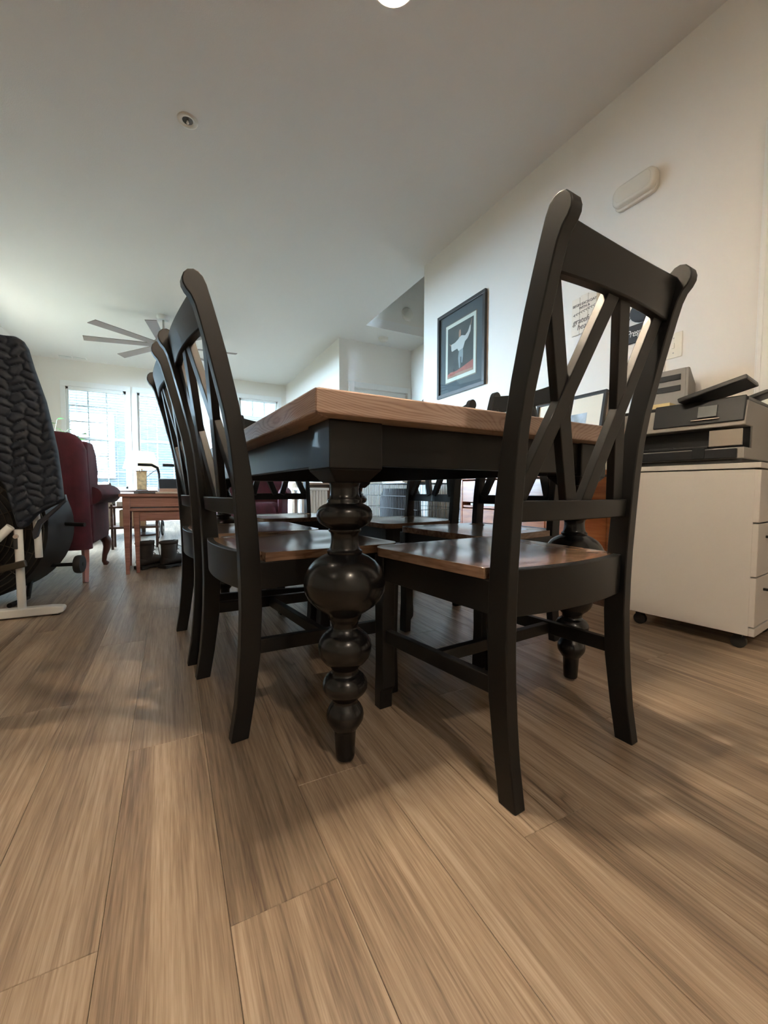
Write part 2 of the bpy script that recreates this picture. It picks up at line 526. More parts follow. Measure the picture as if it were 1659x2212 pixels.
# stair alcove: back wall with a door, open stairwell above
struct('wall_stair', MB().box(2.34, 2.43, 5.65, 5.77, 0, CZ).box(3.33, 3.5, 5.65, 5.77, 0, CZ).box(2.43, 3.33, 5.65, 5.77, 2.09, CZ)
       .box(2.35, 3.5, 5.07, 5.19, CZ + .12, 4.4).box(2.34, 3.5, 5.77, 5.82, 0, CZ), 'wall')
struct('wall_stair_side', MB().box(3.40, 3.52, 3.38, 5.65, 0, 4.4), 'wall')
struct('wall_stair_near', MB().box(2.37, 3.40, 3.38, 3.50, 0, 4.4).box(2.23, 2.35, 3.38, 5.07, CZ + .12, 4.4), 'wall')
struct('ceiling_stairwell', MB().box(2.23, 3.52, 3.38, 5.19, 4.4, 4.5), 'ceiling')
d1 = struct('door_1', MB().box(2.432, 3.328, 5.69, 5.73, 0.004, 2.088), 'white', bevel=.003)
for (a, b, c, d) in ((2.52, 2.84, .2, .95), (2.92, 3.24, .2, .95), (2.52, 2.84, 1.1, 1.95), (2.92, 3.24, 1.1, 1.95)):
    MB().box(a, b, 5.678, 5.69, c, d).build('door_panel', 'white', d1, bevel=.004)
MB().lathe([(.012, 0), (.012, .03), (.026, .035), (.028, .05), (.02, .062), (.001, .065)], (3.26, 5.69, 1.0), 16).build('door_knob', 'nickel', d1, smooth=40)
struct('trim_1', MB().box(2.34, 2.43, 5.63, 5.65, 0, 2.17).box(3.33, 3.39, 5.63, 5.65, 0, 2.17).box(2.43, 3.33, 5.63, 5.65, 2.09, 2.17), 'white', bevel=.003)
# door casing on the right wall at the photo's right edge
struct('trim_2', MB().box(2.228, WX, .775, .868, 0, 2.12).box(2.222, 2.228, .785, .80, 0, 2.12).box(2.222, 2.228, .845, .86, 0, 2.12), 'white', bevel=.003)
struct('door_2', MB().box(2.24, WX, -.1, .775, 0.01, 2.06), 'white', bevel=.003)
bb = .09
struct('baseboard_right', MB().box(2.236, WX, .87, 3.5, 0, bb).box(2.236, WX, -2.18, -.1, 0, bb), 'white', bevel=.003)
struct('baseboard_far', MB().box(-1.95, 2.2, YF - .014, YF, 0, bb), 'white', bevel=.003)
struct('baseboard_left', MB().box(-1.95, -1.936, 7.0, 8.68, 0, bb), 'white', bevel=.003)
struct('baseboard_right_far', MB().box(2.186, 2.2, 5.65, 8.68, 0, bb), 'white', bevel=.003)


def window(n, x0, x1, z0, z1, cols, rows, lower_rows, blinds):
    w = struct('window_%d' % n, MB().box(x0, x0 + .035, YF + .03, YF + .11, z0, z1).box(x1 - .035, x1, YF + .03, YF + .11, z0, z1)
               .box(x0, x1, YF + .03, YF + .11, z1 - .035, z1).box(x0, x1, YF + .03, YF + .11, z0, z0 + .04), 'white')
    secs = [(z0 + .04, z1 - .035, rows)]
    if lower_rows:
        zm = (z0 + z1) / 2
        MB().box(x0 + .03, x1 - .03, YF + .04, YF + .10, zm - .025, zm + .025).build('meeting_rail', 'white', w)
        secs = [(z0 + .04, zm - .025, lower_rows), (zm + .025, z1 - .035, rows)]
    for (a, b, r) in secs:
        cw = (x1 - x0 - .07) / cols; rh = (b - a) / r
        for i in range(cols):
            for j in range(r):
                MB().box(x0 + .035 + i * cw + .001, x0 + .035 + (i + 1) * cw - .001, YF + .068, YF + .072, a + j * rh + .001, a + (j + 1) * rh - .001).build('pane', 'glass', w)
        for i in range(1, cols):
            MB().box(x0 + .035 + i * cw - .009, x0 + .035 + i * cw + .009, YF + .055, YF + .085, a, b).build('muntin', 'white', w)
        for j in range(1, r):
            MB().box(x0 + .035, x1 - .035, YF + .056, YF + .084, a + j * rh - .009, a + j * rh + .009).build('muntin', 'white', w)
    cs = .07
    MB().box(x0 - cs, x1 + cs, YF - .02, YF - .001, z1, z1 + .09).box(x0 - cs, x0, YF - .018, YF - .001, z0, z1).box(x1, x1 + cs, YF - .018, YF - .001, z0, z1).build('casing', 'white', w, bevel=.003)
    MB().box(x0 - cs - .02, x1 + cs + .02, YF - .05, YF + .03, z0 - .03, z0).build('window_sill', 'white', w, bevel=.004)
    return w


ya, yb = 5.45, 7.0
gd = struct('window_4', MB().box(-2.05, -1.98, ya, ya + .06, 0, 2.2).box(-2.05, -1.98, yb - .06, yb, 0, 2.2).box(-2.05, -1.98, ya + .06, yb - .06, 2.14, 2.2).box(-2.05, -1.98, ya + .06, yb - .06, 0, .06), 'white', bevel=.003)  # unseen glass door, added to bring daylight into the living room
MB().box(-2.018, -2.012, ya + .06, yb - .06, .06, 2.14).build('pane', 'glass', gd)
window(1, -1.51, -.645, .60, 2.32, 3, 3, 3, True)
window(2, -.478, .39, .60, 2.32, 3, 3, 3, True)
window(3, 1.27, 2.03, 2.03, 2.41, 3, 1, 0, False)


def blind(x0, x1, z0, z1, label):
    t = thing('window_blind', label, 'blind', ((x0 + x1) / 2, YF + .0, z0), group='white slat blinds in the far windows')
    w = x1 - x0 - .012
    MB().box(-w / 2, w / 2, -.035, .02, z1 - z0 - .06, z1 - z0 - .002).build('headrail', 'white', t, bevel=.003)
    slat = None
    n = int((z1 - z0 - .09) / .046)
    for i in range(n):
        z = z1 - z0 - .09 - i * .046
        if slat is None:
            a = math.radians(14)
            d, h = .0235 * math.cos(a), .0235 * math.sin(a)
            mb = MB().hexa([(-w / 2, -d, -h - .0012), (w / 2, -d, -h - .0012), (w / 2, d, h - .0012), (-w / 2, d, h - .0012)],
                           [(-w / 2, -d, -h + .0012), (w / 2, -d, -h + .0012), (w / 2, d, h + .0012), (-w / 2, d, h + .0012)])
            slat = mb.build('slat', 'blind', t); slat.location = (0, 0, z)
        else:
            c = slat.copy(); COL.objects.link(c); c.parent = t; c.location = (0, 0, z)
    MB().box(-w / 2, w / 2, -.02, .015, .012, .03).build('bottom_rail', 'white', t)
    for x in (-w * .36, w * .36):
        MB().tube([(x, -.028, .03), (x, -.028, z1 - z0 - .06)], .0016, 5).build('ladder_cord', 'white', t)


blind(-1.475, -.68, .605, 2.318, 'white slat blind in the window behind the maroon wingback chair')
blind(-.443, .355, .605, 2.318, 'white slat blind in the window behind the lit table lamp')

# exterior beyond the glass
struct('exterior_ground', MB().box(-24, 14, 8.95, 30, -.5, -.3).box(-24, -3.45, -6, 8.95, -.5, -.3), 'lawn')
struct('added_porch_roof', MB().box(-2.6, 12.0, 8.9, 11.4, 2.9, 3.05).box(-2.8, -2.6, 8.9, 11.4, -.3, 3.05), 'white')  # unseen roof and side panel, added to keep sky light off the blinds
hs = thing('exterior_house', 'pale neighbouring house seen through the far window blinds', 'house', (0, 13.5, -.3))
MB().box(-9, 16, 0, 4, 0, 8.0).build('house_wall', 'facade', hs)  # wall made tall and wide to hold sky light off the far windows
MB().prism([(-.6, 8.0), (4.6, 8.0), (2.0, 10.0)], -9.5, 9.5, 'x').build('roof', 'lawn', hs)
for x in (-5.5, -2.4, 1.0, 4.4):
    wn = MB().box(x, x + 1.1, -.06, .02, 1.2, 2.9).build('house_window', 'white', hs)
    MB().box(x + .1, x + 1.0, -.08, -.06, 1.3, 2.8).build('pane', 'screen', wn)


# ================================================================== DINING CHAIRS
REAR = [(0, 0), (.013, .08), (.02, .152), (.025, .225), (.0275, .3), (.027, .371), (.025, .441), (.019, .544), (.014, .62), (.007, .69), (-.003, .75), (-.015, .80), (-.027, .851), (-.039, .898), (-.050, .94), (-.058, .968), (-.066, .985)]
SCROLL = [(-.075, .995), (-.081, 1.006), (-.082, 1.016), (-.079, 1.027), (-.071, 1.036), (-.060, 1.0395), (-.050, 1.037), (-.041, 1.029)]
FRONT = [(-.034, 1.014), (-.022, .975), (-.009, .93), (.005, .879), (.017, .827), (.030, .77), (.043, .695), (.053, .63), (.060, .58), (.066, .52), (.071, .45), (.075, .379), (.0755, .298), (.070, .191), (.055, .085), (.040, 0)]


def interp(tab, z):
    tab = sorted(tab, key=lambda p: p[1])
    for (a, z0), (b, z1) in zip(tab, tab[1:]):
        if z0 <= z <= z1: return a + (b - a) * (z - z0) / (z1 - z0)
    return tab[-1][0]


def mid(z): return (interp(REAR, z) + interp(FRONT, z)) / 2


def curved_rail(z0, z1, half, th, bulge, dip=0.0, n=14, zc=None):
    """rail between the posts, bowed backwards, following the post rake"""
    rings = []
    for i in range(n + 1):
        x = -half + 2 * half * i / n
        k = 1 - (x / half) ** 2
        m0, m1 = mid(z0), mid(min(z1, .99))
        zt = z1 - dip * k
        rings.append([(x, m0 - th / 2 - bulge * k, z0), (x, m0 + th / 2 - bulge * k, z0), (x, m1 + th / 2 - bulge * k, zt), (x, m1 - th / 2 - bulge * k, zt)])
    return MB().loft(rings)


def make_chair():
    t = thing('dining_chair', 'x', 'chair', group='black dining chairs around the table')
    PO, PT = .2085, .027
    for s in (-1, 1):
        a, b = s * PO, s * (PO - PT)
        MB().prism(REAR + SCROLL + FRONT, min(a, b), max(a, b), 'x').build('rear_post', 'black', t, smooth=28, bevel=.0022)
    H = PO - PT
    curved_rail(.935, 1.018, H + .004, .02, .013, .016).build('top_rail', 'black', t, smooth=35, bevel=.003)
    curved_rail(.523, .562, H + .004, .020, .014).build('lower_rail', 'black', t, smooth=35, bevel=.002)
    curved_rail(.345, .435, H + .004, .020, .022).build('rear_seat_rail', 'black', t, smooth=35, bevel=.002)

    def slat(xb, xt, off):
        bul = lambda x: .013 * (1 - (x / H) ** 2)
        MB().bar((xb, mid(.555) - bul(xb) + off, .555), (xt, mid(.94) - bul(xt) + off, .942), .033, .018, side=(1, 0, 0)).build('cross_slat', 'black', t, bevel=.0018)
    slat(-.024, -.176, .010); slat(-.172, -.020, .008); slat(.160, .018, .010); slat(.018, .160, .008)
    # seat: saddle board
    def half_w(s):   # s from rear to front
        if s < .084: return .1795
        u = (s - .084) / (.468 - .084)
        return .2085 + .034 * u
    stations = [.040, .060, .0835, .0845, .12, .18, .25, .32, .38, .413, .425, .437, .448, .457, .463, .4665, .468]
    rows_t, rows_b = [], []
    for s_ in stations:
        hw = half_w(s_)
        if s_ > .413:   # rounded front corners
            u = (s_ - .413) / .055
            hw -= .055 * (1 - math.sqrt(max(0, 1 - u * u)))
        rt_, rb_ = [], []
        for i in range(17):
            q = -1 + 2 * i / 16
            x = q * hw
            fs = max(0, min(1, (s_ - .05) / .12)) * max(0, min(1, (.46 - s_) / .16))
            d = .013 * fs * (1 - q * q) ** .7 * (1 - .35 * math.exp(-(q / .18) ** 2) * max(0, min(1, (s_ - .26) / .14)))
            bow = 0
            rt_.append((x, s_ + bow, .434 - d)); rb_.append((x, s_ + bow, .412))
        rows_t.append(rt_); rows_b.append(rb_)
    mb = MB(); n = 17; m = len(stations)
    mb.v = [p for r in rows_t for p in r] + [p for r in rows_b for p in r]
    for i in range(m - 1):
        for k in range(n - 1):
            a = i * n + k
            mb.f.append((a, a + 1, a + n + 1, a + n)); o = m * n
            mb.f.append((o + a, o + a + n, o + a + n + 1, o + a + 1))
    o = m * n
    for i in range(m - 1):
        for k in (0, n - 1):
            a = i * n + k; mb.f.append((a, a + n, o + a + n, o + a))
    for k in range(n - 1):
        for i in (0, m - 1):
            a = i * n + k; mb.f.append((a, a + 1, o + a + 1, o + a))
    mb.build('seat', 'seat', t, smooth=40, bevel=.003)
    # front legs
    FL = [(.463, 0), (.4625, .05), (.459, .12), (.460, .2), (.464, .33), (.464, .4115)]
    RL = [(.420, .4115), (.422, .25), (.4235, .14), (.420, .085), (.421, .062), (.432, .048), (.434, 0)]
    for s in (-1, 1):
        a, b = s * .226, s * .188
        MB().prism(FL + RL, min(a, b), max(a, b), 'x').build('front_leg', 'black', t, smooth=28, bevel=.002)
        MB().hexa([(s * .199 - .009, .070, .347), (s * .199 + .009, .070, .347), (s * .212 + .009, .425, .347), (s * .212 - .009, .425, .347)],
                  [(s * .199 - .009, .070, .4115), (s * .199 + .009, .070, .4115), (s * .212 + .009,   .425, .4115), (s * .212 - .009, .425, .4115)]).build('side_apron', 'black', t, bevel=.002)
        MB().bar((s * .196, .06, .212), (s * .207, .427, .198), .018, .034, side=(1, 0, 0)).build('side_stretcher', 'black', t, bevel=.002)
    MB().box(-.19, .19, .435, .453, .347, .4115).build('front_apron', 'black', t, bevel=.002)
    MB().box(-.197, .197, .232, .252, .190, .218).build('cross_stretcher', 'black', t, bevel=.002)
    return t


proto = make_chair()
D = math.radians
# (x, y, facing angle of local +y measured from world +Y counter-clockwise, label)
chairs = [
    (.743, .537, D(4.55), 'black cross-back dining chair pulled out at the near end, fully in view at right'),
    (.086, 1.180, D(-90 + 7.6), 'black cross-back dining chair on the left side, nearest to the camera'),
    (.027, 1.690, D(-90 + 4.1), 'black cross-back dining chair on the left side, half hidden behind the nearer one'),
    (1.324, 1.300, D(90 + 6), 'black cross-back dining chair on the wall side, seen through the near chair back'),
    (1.290, 1.865, D(90 + 4), 'black cross-back dining chair on the wall side, farther one beside the wire crate'),
    (.598, 2.640, D(180 + 9), 'black cross-back dining chair at the far end of the table'),
]
for i, (x, y, a, lab) in enumerate(chairs):
    o = proto if i == 0 else copy_tree(proto)
    o.location = (x, y, 0); o.rotation_euler = (0, 0, a); o['label'] = lab

# ================================================================== TABLE
TH = D(3.1)
TW, TL = .97, 1.66
tb = thing('dining_table', 'farmhouse dining table with brown oak top and turned black legs', 'table', (.228, .697, 0), TH)
# tabletop: side boards mitred against the end boards around a plank field
e = .11
def slab(poly, name, mat):
    return MB().prism(poly, .7155, .760, 'z').build(name, mat, tb, bevel=.0035)
slab([(0, 0), (TW, 0), (TW - e, e), (e, e)], 'end_board', 'top')
slab([(TW, TL), (0, TL), (e, TL - e), (TW - e, TL - e)], 'end_board', 'top')
slab([(0, TL), (0, 0), (e, e), (e, TL - e)], 'side_board', 'topside')
slab([(TW, 0), (TW, TL), (TW - e, TL - e), (TW - e, e)], 'side_board', 'topside')
pw = (TW - 2 * e) / 5
for i in range(5):
    slab([(e + i * pw, e), (e + (i + 1) * pw, e), (e + (i + 1) * pw, TL - e), (e + i * pw, TL - e)], 'top_plank', 'topside')
ai, at = .058, .022
AZ = .630
MB().box(ai + .05, TW - ai - .05, ai, ai + at, AZ, .7155).build('apron', 'black', tb, bevel=.002)
MB().box(ai + .05, TW - ai - .05, TL - ai - at, TL - ai, AZ, .7155).build('apron', 'black', tb, bevel=.002)
MB().box(ai, ai + at, ai + .05, TL - ai - .05, AZ, .7155).build('apron', 'black', tb, bevel=.002)
MB().box(TW - ai - at, TW - ai, ai + .05, TL - ai - .05, AZ, .7155).build('apron', 'black', tb, bevel=.002)


def zc(yc): return max(0.0, .58 - (820 + yc / 2.571 - 1061) / 1026)
def rc(h): return h / 2.571 / 1040
LEG = [(2130, 50), (2118, 54), (2040, 58), (1965, 62), (1958, 70), (1945, 78), (1925, 92), (1905, 103), (1880, 107), (1855, 103), (1830, 90), (1812, 76), (1800, 71), (1788, 72), (1780, 78), (1768, 92), (1745, 115), (1725, 126), (1708, 128), (1685, 124), (1660, 108), (1645, 90), (1640, 80), (1632, 76), (1612, 76), (1602, 82), (1590, 92), (1572, 116), (1545, 137), (1515, 149), (1488, 151), (1460, 147), (1432, 132), (1412, 110), (1405, 98), (1398, 94), (1388, 78), (1370, 74), (1345, 78), (1330, 88), (1320, 92), (1306, 96), (1296, 104), (1280, 130), (1250, 172), (1215, 205), (1175, 224), (1130, 229), (1085, 222), (1045, 203), (1010, 174), (985, 136), (972, 108), (966, 96), (962, 98), (950, 98), (944, 88), (930, 82), (900, 77), (872, 76), (850, 80), (842, 90), (834, 92), (828, 88), (822, 96), (812, 118), (795, 142), (772, 154), (752, 157), (730, 153), (710, 139), (697, 118), (690, 100), (684, 96), (672, 98), (664, 94), (656, 86), (640, 81), (612, 79), (590, 83), (575, 90), (566, 92), (556, 90)]
prof = [(rc(h), zc(y)) for y, h in LEG]
leg0 = None
BS = .058
for (lx, ly) in ((.102, .102), (TW - .102, .102), (.102, TL - .102), (TW - .102, TL - .102)):
    if leg0 is None:
        leg0 = MB().lathe(prof, n=40).build('turned_leg', 'blackgloss', tb, smooth=50)
        leg0.location = (lx, ly, 0)
        b = MB().hexa([(-.036, -.036, .596), (.036, -.036, .596), (.036, .036, .596), (-.036, .036, .596)], [(-BS, -BS, .622), (BS, -BS, .622), (BS, BS, .622), (-BS, BS, .622)])
        b.box(-BS, BS, -BS, BS, .622, .7155)
        blk0 = b.build('leg_block', 'black', tb, bevel=.003); blk0.location = (lx, ly, 0)
    else:
        for src in (leg0, blk0):
            c = src.copy(); COL.objects.link(c); c.parent = tb; c.location = (lx, ly, 0)


# ================================================================== LIGHT FITTINGS
ch = thing('pendant_light', 'hanging pendant light above the table, lit bulb showing at the photo top edge', 'pendant', (.410, .770, -.226))
MB().lathe([(.006, 2.14), (.03, 2.16), (.035, 2.2), (.012, 2.24), (.008, 2.949), (.05, 2.964), (.06, 2.9855)], n=18).build('stem', 'nickel', ch, smooth=40)
R0 = .052; A0 = math.atan2(.04, .03)
for k in range(2):
    a = A0 + PI * k
    cx_, sx_ = math.cos(a), math.sin(a)
    MB().tube([(cx_ * .005, sx_ * .005, 2.19), (cx_ * .03, sx_ * .03, 2.18), (cx_ * .05, sx_ * .05, 2.14), (cx_ * R0, sx_ * R0, 2.06), (cx_ * R0, sx_ * R0, 1.96)], .008, 8).build('arm', 'nickel', ch, smooth=60)
    MB().lathe([(.019, 1.905), (.021, 1.95), (.016, 1.965)], (cx_ * R0, sx_ * R0, 0), 14).build('socket', 'nickel', ch, smooth=40)
    MB().lathe([(.044, 1.870), (.046, 1.870), (.042, 1.91), (.03, 1.955), (.02, 1.965), (.018, 1.955), (.028, 1.95), (.040, 1.908)], (cx_ * R0, sx_ * R0, 0), 24).build('lamp_shade', 'nickel', ch, smooth=50)
    MB().lathe([(.002, 1.845), (.013, 1.848), (.020, 1.857), (.022, 1.868), (.019, 1.883), (.013, 1.898), (.012, 1.906)], (cx_ * R0, sx_ * R0, 0), 16).build('bulb', 'bulb', ch, smooth=60)

for k, (x, y, lab) in enumerate(((-.5, 1.38, 'round recessed ceiling downlight left of the dining table'), (-1.9, -.35, 'round recessed ceiling downlight behind the camera to the left'), (.25, -1.35, 'round recessed ceiling downlight straight behind the camera'))):
    t = thing('ceiling_downlight', lab, 'downlight', (x, y, CZ), group='recessed ceiling downlights')
    MB().lathe([(.075, -.004), (.095, -.006), (.098, -.001)], n=28).build('trim_ring', 'white', t, smooth=40)
    MB().lathe([(.072, -.010), (.074, -.004)], n=28).build('lens', emit('downlight_lens', (1.0, .84, .66), DOWN_E[k]), t)

# ================================================================== WHITE CABINET AND PRINTER
CA = D(7.9)
CB = (1.842, .688, 0)
cb = thing('filing_cabinet', 'white metal drawer cabinet on casters under the printer', 'cabinet', CB, CA)
CWd, CLn = .375, .43
MB().box(.003, CWd - .003, .012, CLn, .058, .660).build('body', 'cabinet', cb, bevel=.002)
MB().box(-.003, CWd + .003, -.004, CLn + .004, .664, .684).build('top_panel', 'cabinet', cb, bevel=.002)
for (z0, z1) in ((.470, .658), (.275, .465), (.092, .270)):
    d = MB().box(.004, CWd - .004, -.004, .014, z0, z1).build('drawer', 'cabinet', cb, bevel=.002)
    MB().tube([(.10, -.004, z1 - .05), (.10, -.022, z1 - .05), (CWd - .10, -.022, z1 - .05), (CWd - .10, -.004, z1 - .05)], .005, 8).build('handle', 'rubber', d, smooth=60)
MB().box(.004, CWd - .004, -.006, .012, .058, .088).build('plinth', 'cabinet', cb, bevel=.002)
for (x, y) in ((.04, .045), (CWd - .04, .045), (.04, CLn - .045), (CWd - .04, CLn - .045)):
    c = MB().lathe([(.020, -.012), (.024, -.009), (.024, .009), (.020, .012)], (x, y, .024), 16, 'x').build('caster', 'rubber', cb, smooth=40)
    MB().box(x - .017, x + .017, y - .012, y + .012, .042, .058).build('caster_fork', 'rubber', c)

pr = thing('printer', 'grey and black office printer on the white cabinet', 'printer', CB, CA)
PX0, PX1, PY0, PY1, PZ0, PZ1 = -.004, .355, .045, .480, .686, .912
MB().prism([(PX0 + .006, .820), (PX0 + .006, .838), (PX0 + .028, PZ1), (PX1, PZ1), (PX1, .700), (PX0 + .006, .700), (PX0 + .006, .742), (PX0 + .09, .742), (PX0 + .09, .820)], PY0, PY1, 'y').build('body', 'printergrey', pr, bevel=.004)
MB().box(PX0 + .01, PX1 - .01, PY0 + .01, PY1 - .01, .686, .700).build('foot_base', 'rubber', pr)
# tilted control panel in gloss black, slightly proud of the front
def panel(y0, y1, z0, z1, x0, x1, th, name, mat, par, bev=.002):
    """front plate between z0 (at x0) and z1 (at x1), local x is depth"""
    b = [(x0 - th, y0, z0), (x0, y0, z0), (x0, y1, z0), (x0 - th, y1, z0)]
    t_ = [(x1 - th, y0, z1), (x1, y0, z1), (x1, y1, z1), (x1 - th, y1, z1)]
    return MB().hexa(b, t_).build(name, mat, par, bevel=bev)
cp = panel(PY0 + .004, PY0 + .300, .836, .930, PX0 + .008, PX0 + .030, .008, 'control_panel', 'panelgloss', pr, .004)
panel(PY0 + .085, PY0 + .145, .862, .905, PX0 + .0065, PX0 + .0165, .0085, 'screen', 'screen', cp, .001)
panel(PY0 + .075, PY0 + .165, .852, .855, PX0 + .003, PX0 + .0037, .0085, 'button_strip', 'silver', cp, .0005)
MB().box(PX0 + .03, PX1, PY0 + .001, PY1 - .001, PZ1, .926).build('scanner_lid', 'printerblack', pr, bevel=.004)
panel(PY0 + .006, PY0 + .105, .748, .808, PX0 + .006, PX0 + .006, .008, 'card_door', 'silver', pr, .002)
MB().box(PX0 + .076, PX0 + .0895, PY0 + .003, PY1 - .003, .7425, .8195).build('recess_liner', 'printerblack', pr)
MB().box(PX0 + .003, PX0 + .076, PY0 + .110, PY1 - .03, .743, .752).build('output_tray', 'printerblack', pr, bevel=.002)
MB().box(PX0 - .006, PX0 + .010, PY0 + .02, PY1 - .015, .702, .738).build('paper_cassette', 'printerblack', pr, bevel=.003)
MB().box(PX0 - .009, PX0 - .003, PY0 + .115, PY0 + .155, .704, .745).build('tray_stop', 'panelgloss', pr, bevel=.002)
MB().box(PX0 + .02, PX0 + .075, PY0 + .23, PY0 + .32, .752, .757).build('output_flap', 'printerblack', pr, bevel=.002)
# document feeder guides standing open on the lid
MB().bar((PX0 + .05, PY0 + .205, .932), (PX0 + .06, PY0 - .002, .985), .17, .018, side=(1, 0, 0)).build('feeder_tray', 'printerblack', pr, bevel=.004)
MB().bar((PX0 + .27, PY0 + .11, .932), (PX0 + .27, PY0 - .01, .968), .10, .016, side=(1, 0, 0)).build('feeder_wing', 'printerblack', pr, bevel=.004)
MB().box(PX0 + .16, PX0 + .20, PY0 + .02, PY0 + .10, .926, .932).build('lid_hinge', 'printergrey', pr)

og = thing('desk_organizer', 'grey desktop file organizer standing behind the printer', 'organizer', (2.0, 1.10, .9275), CA)
MB().prism([(.0, 0), (.17, 0), (.17, .15), (.10, .215), (.085, .215), (.085, .02), (.0, .02)], -.06, -.048, 'y').build('side_panel', 'printergrey', og, bevel=.002)
MB().prism([(.0, 0), (.17, 0), (.17, .15), (.10, .215), (.085, .215), (.085, .02), (.0, .02)], .17, .182, 'y').build('side_panel', 'printergrey', og, bevel=.002)
MB().box(.085, .097, -.048, .17, .02, .215).build('back_panel', 'printergrey', og)
MB().box(.080, .085, -.03, .15, .165, .19).build('slot', 'rubber', og)  # black strip painting the shade inside an open slot
MB().box(.080, .085, -.03, .15, .115, .14).build('slot', 'rubber', og)  # second black strip, shade of a slot put into colour
MB().box(0, .17, -.048, .17, 0, .012).build('base_panel', 'printergrey', og)
MB().box(.12, .126, -.048, .17, .012, .17).build('divider', 'rubber', og)
MB().box(.145, .151, -.048, .17, .012, .15).build('divider', 'printergrey', og)
t = tag(MB().box(0, .10, 0, .16, 0, .022).build('manila_folder', 'manila', bevel=.002), 'manila folders lying flat on top of the printer', 'folder')
t.location = (1.855, 1.00, .9275); t.rotation_euler = (0, 0, CA)
t = tag(MB().tube([(0, 0, .008), (.02, .05, .012), (.05, .10, .009), (.03, .14, .008)], .007, 8).build('black_cable', 'rubber', smooth=60), 'coiled black cable end lying on the printer lid', 'cable')
t.location = (2.005, .87, .9290)

# ================================================================== CHERRY CABINET ALONG THE RIGHT WALL
cc = thing('cherry_cabinet', 'reddish cherry wood low cabinet along the right wall behind the table', 'cabinet', (1.90, 1.27, 0))
CL = 1.20
MB().box(0, .32, 0, CL, .660, .686).build('top_panel', 'cherry', cc, bevel=.003)
MB().box(.012, .31, .01, .032, .03, .660).build('side_panel', 'cherry', cc, bevel=.002)
MB().box(.012, .31, CL - .032, CL - .01, .03, .660).build('side_panel', 'cherry', cc, bevel=.002)
MB().box(.295, .31, .032, CL - .032, .03, .660).build('back_panel', 'cherry', cc)
MB().box(.02, .295, .032, CL - .032, .462, .476).build('shelf', 'cherry', cc)
for k in range(3):
    y0 = .034 + k * .379
    d = MB().box(.012, .030, y0, y0 + .374, .09, .455).build('cabinet_door', 'cherry', cc, bevel=.003)
    MB().lathe([(.008, 0), (.006, .012), (.013, .018), (.012, .026), (.002, .028)], (.012, 0, 0), 12, 'x').build('knob', 'nickel', d, smooth=40, loc=(-.024, y0 + .187, .40))
    d = MB().box(.012, .030, y0, y0 + .374, .500, .652).build('drawer', 'cherry', cc, bevel=.003)
    MB().lathe([(.008, 0), (.006, .012), (.013, .018), (.012, .026), (.002, .028)], (.012, 0, 0), 12, 'x').build('knob', 'nickel', d, smooth=40, loc=(-.024, y0 + .187, .575))
MB().box(.03, .30, .02, CL - .02, .0, .06).build('plinth', 'darkwood', cc)
t = tag(MB().box(0, .24, 0, 1.0, 0, .016).build('paper_stack', 'paper', bevel=.002), 'white paper stack in the slot of the cherry cabinet', 'paper'); t.location = (1.925, 1.36, .4765)

lp = thing('framed_photo', 'framed beach photo with cream mat leaning on the cherry cabinet', 'picture', (2.145, 1.525, .687))
lp.rotation_euler = (0, math.radians(10), 0)
def frame_rect(par, y0, y1, z0, z1, w, th, mat, name='frame'):
    mb = MB().box(-th, 0, y0, y1, z1 - w, z1).box(-th, 0, y0, y1, z0, z0 + w).box(-th, 0, y0, y0 + w, z0 + w, z1 - w).box(-th, 0, y1 - w, y1, z0 + w, z1 - w)
    return mb.build(name, mat, par, bevel=.002)
frame_rect(lp, 0, .50, 0, .475, .018, .022, 'frameblack')
MB().box(-.004, .004, .002, .498, .002, .473).build('backing', 'brassgold', lp)
MB().box(-.010, -.005, .018, .482, .018, .457).build('mat_board', 'mat_cream', lp)
MB().box(-.0115, -.010, .115, .385, .11, .36).build('photo_print', 'art_sky', lp)
MB().prism([(.115, .11), (.385, .11), (.385, .17), (.30, .19), (.22, .165), (.115, .18)], -.0125, -.0115, 'x').build('photo_shore', 'pinkpaper', lp)
t = tag(MB().lathe([(.03, 0), (.045, .02), (.055, .06), (.06, .11), (.052, .16), (.035, .19), (.03, .205), (.037, .215), (.03, .218)], n=22).build('gold_vase', 'gold', smooth=50), 'small gold glazed vase on the cherry cabinet', 'vase')
t.location = (2.06, 2.19, .687)

# ================================================================== RIGHT WALL HANGINGS
pc = thing('framed_print', 'black framed print of a figure with outspread arms on the right wall', 'picture', (WX - .001, 0, 0))
y0, y1, z0, z1 = 2.585, 3.235, 1.425, 2.165
frame_rect(pc, y0, y1, z0, z1, .030, .024, 'frameblack')
MB().box(-.006, 0, y0 + .01, y1 - .01, z0 + .01, z1 - .01).build('slate_mat', 'mat_slate', pc)
def inset(i, th, mat, name):
    return MB().box(-th, -.006, y0 + i, y1 - i, z0 + i * 1.02, z1 - i * 1.02).build(name, mat, pc)
inset(.112, .008, 'tanwood', 'mat_border')  # narrow tan strip around the cream mat
inset(.120, .010, 'mat_cream', 'cream_mat')
inset(.150, .0115, 'art_dark', 'print_field')
ay0, ay1, az0, az1 = y0 + .150, y1 - .150, z0 + .153, z1 - .153
def art(pts, mat, name, d0=.0115, d1=.0124):
    """pts in picture units: u 0..1 left to right (left = far), v 0..1 upwards"""
    MB().prism([(ay1 - u * (ay1 - ay0), az0 + v * (az1 - az0)) for u, v in pts], -d1, -d0, 'x').build(name, mat, pc)
art([(0, .0), (1, .0), (1, .20), (.62, .135), (.36, .10), (.12, .11), (0, .075)], 'art_red', 'print_ground')
art([(0, .0), (1, .0), (1, .045), (.5, .055), (0, .03)], 'art_skin', 'print_foreground', .0124, .0130)
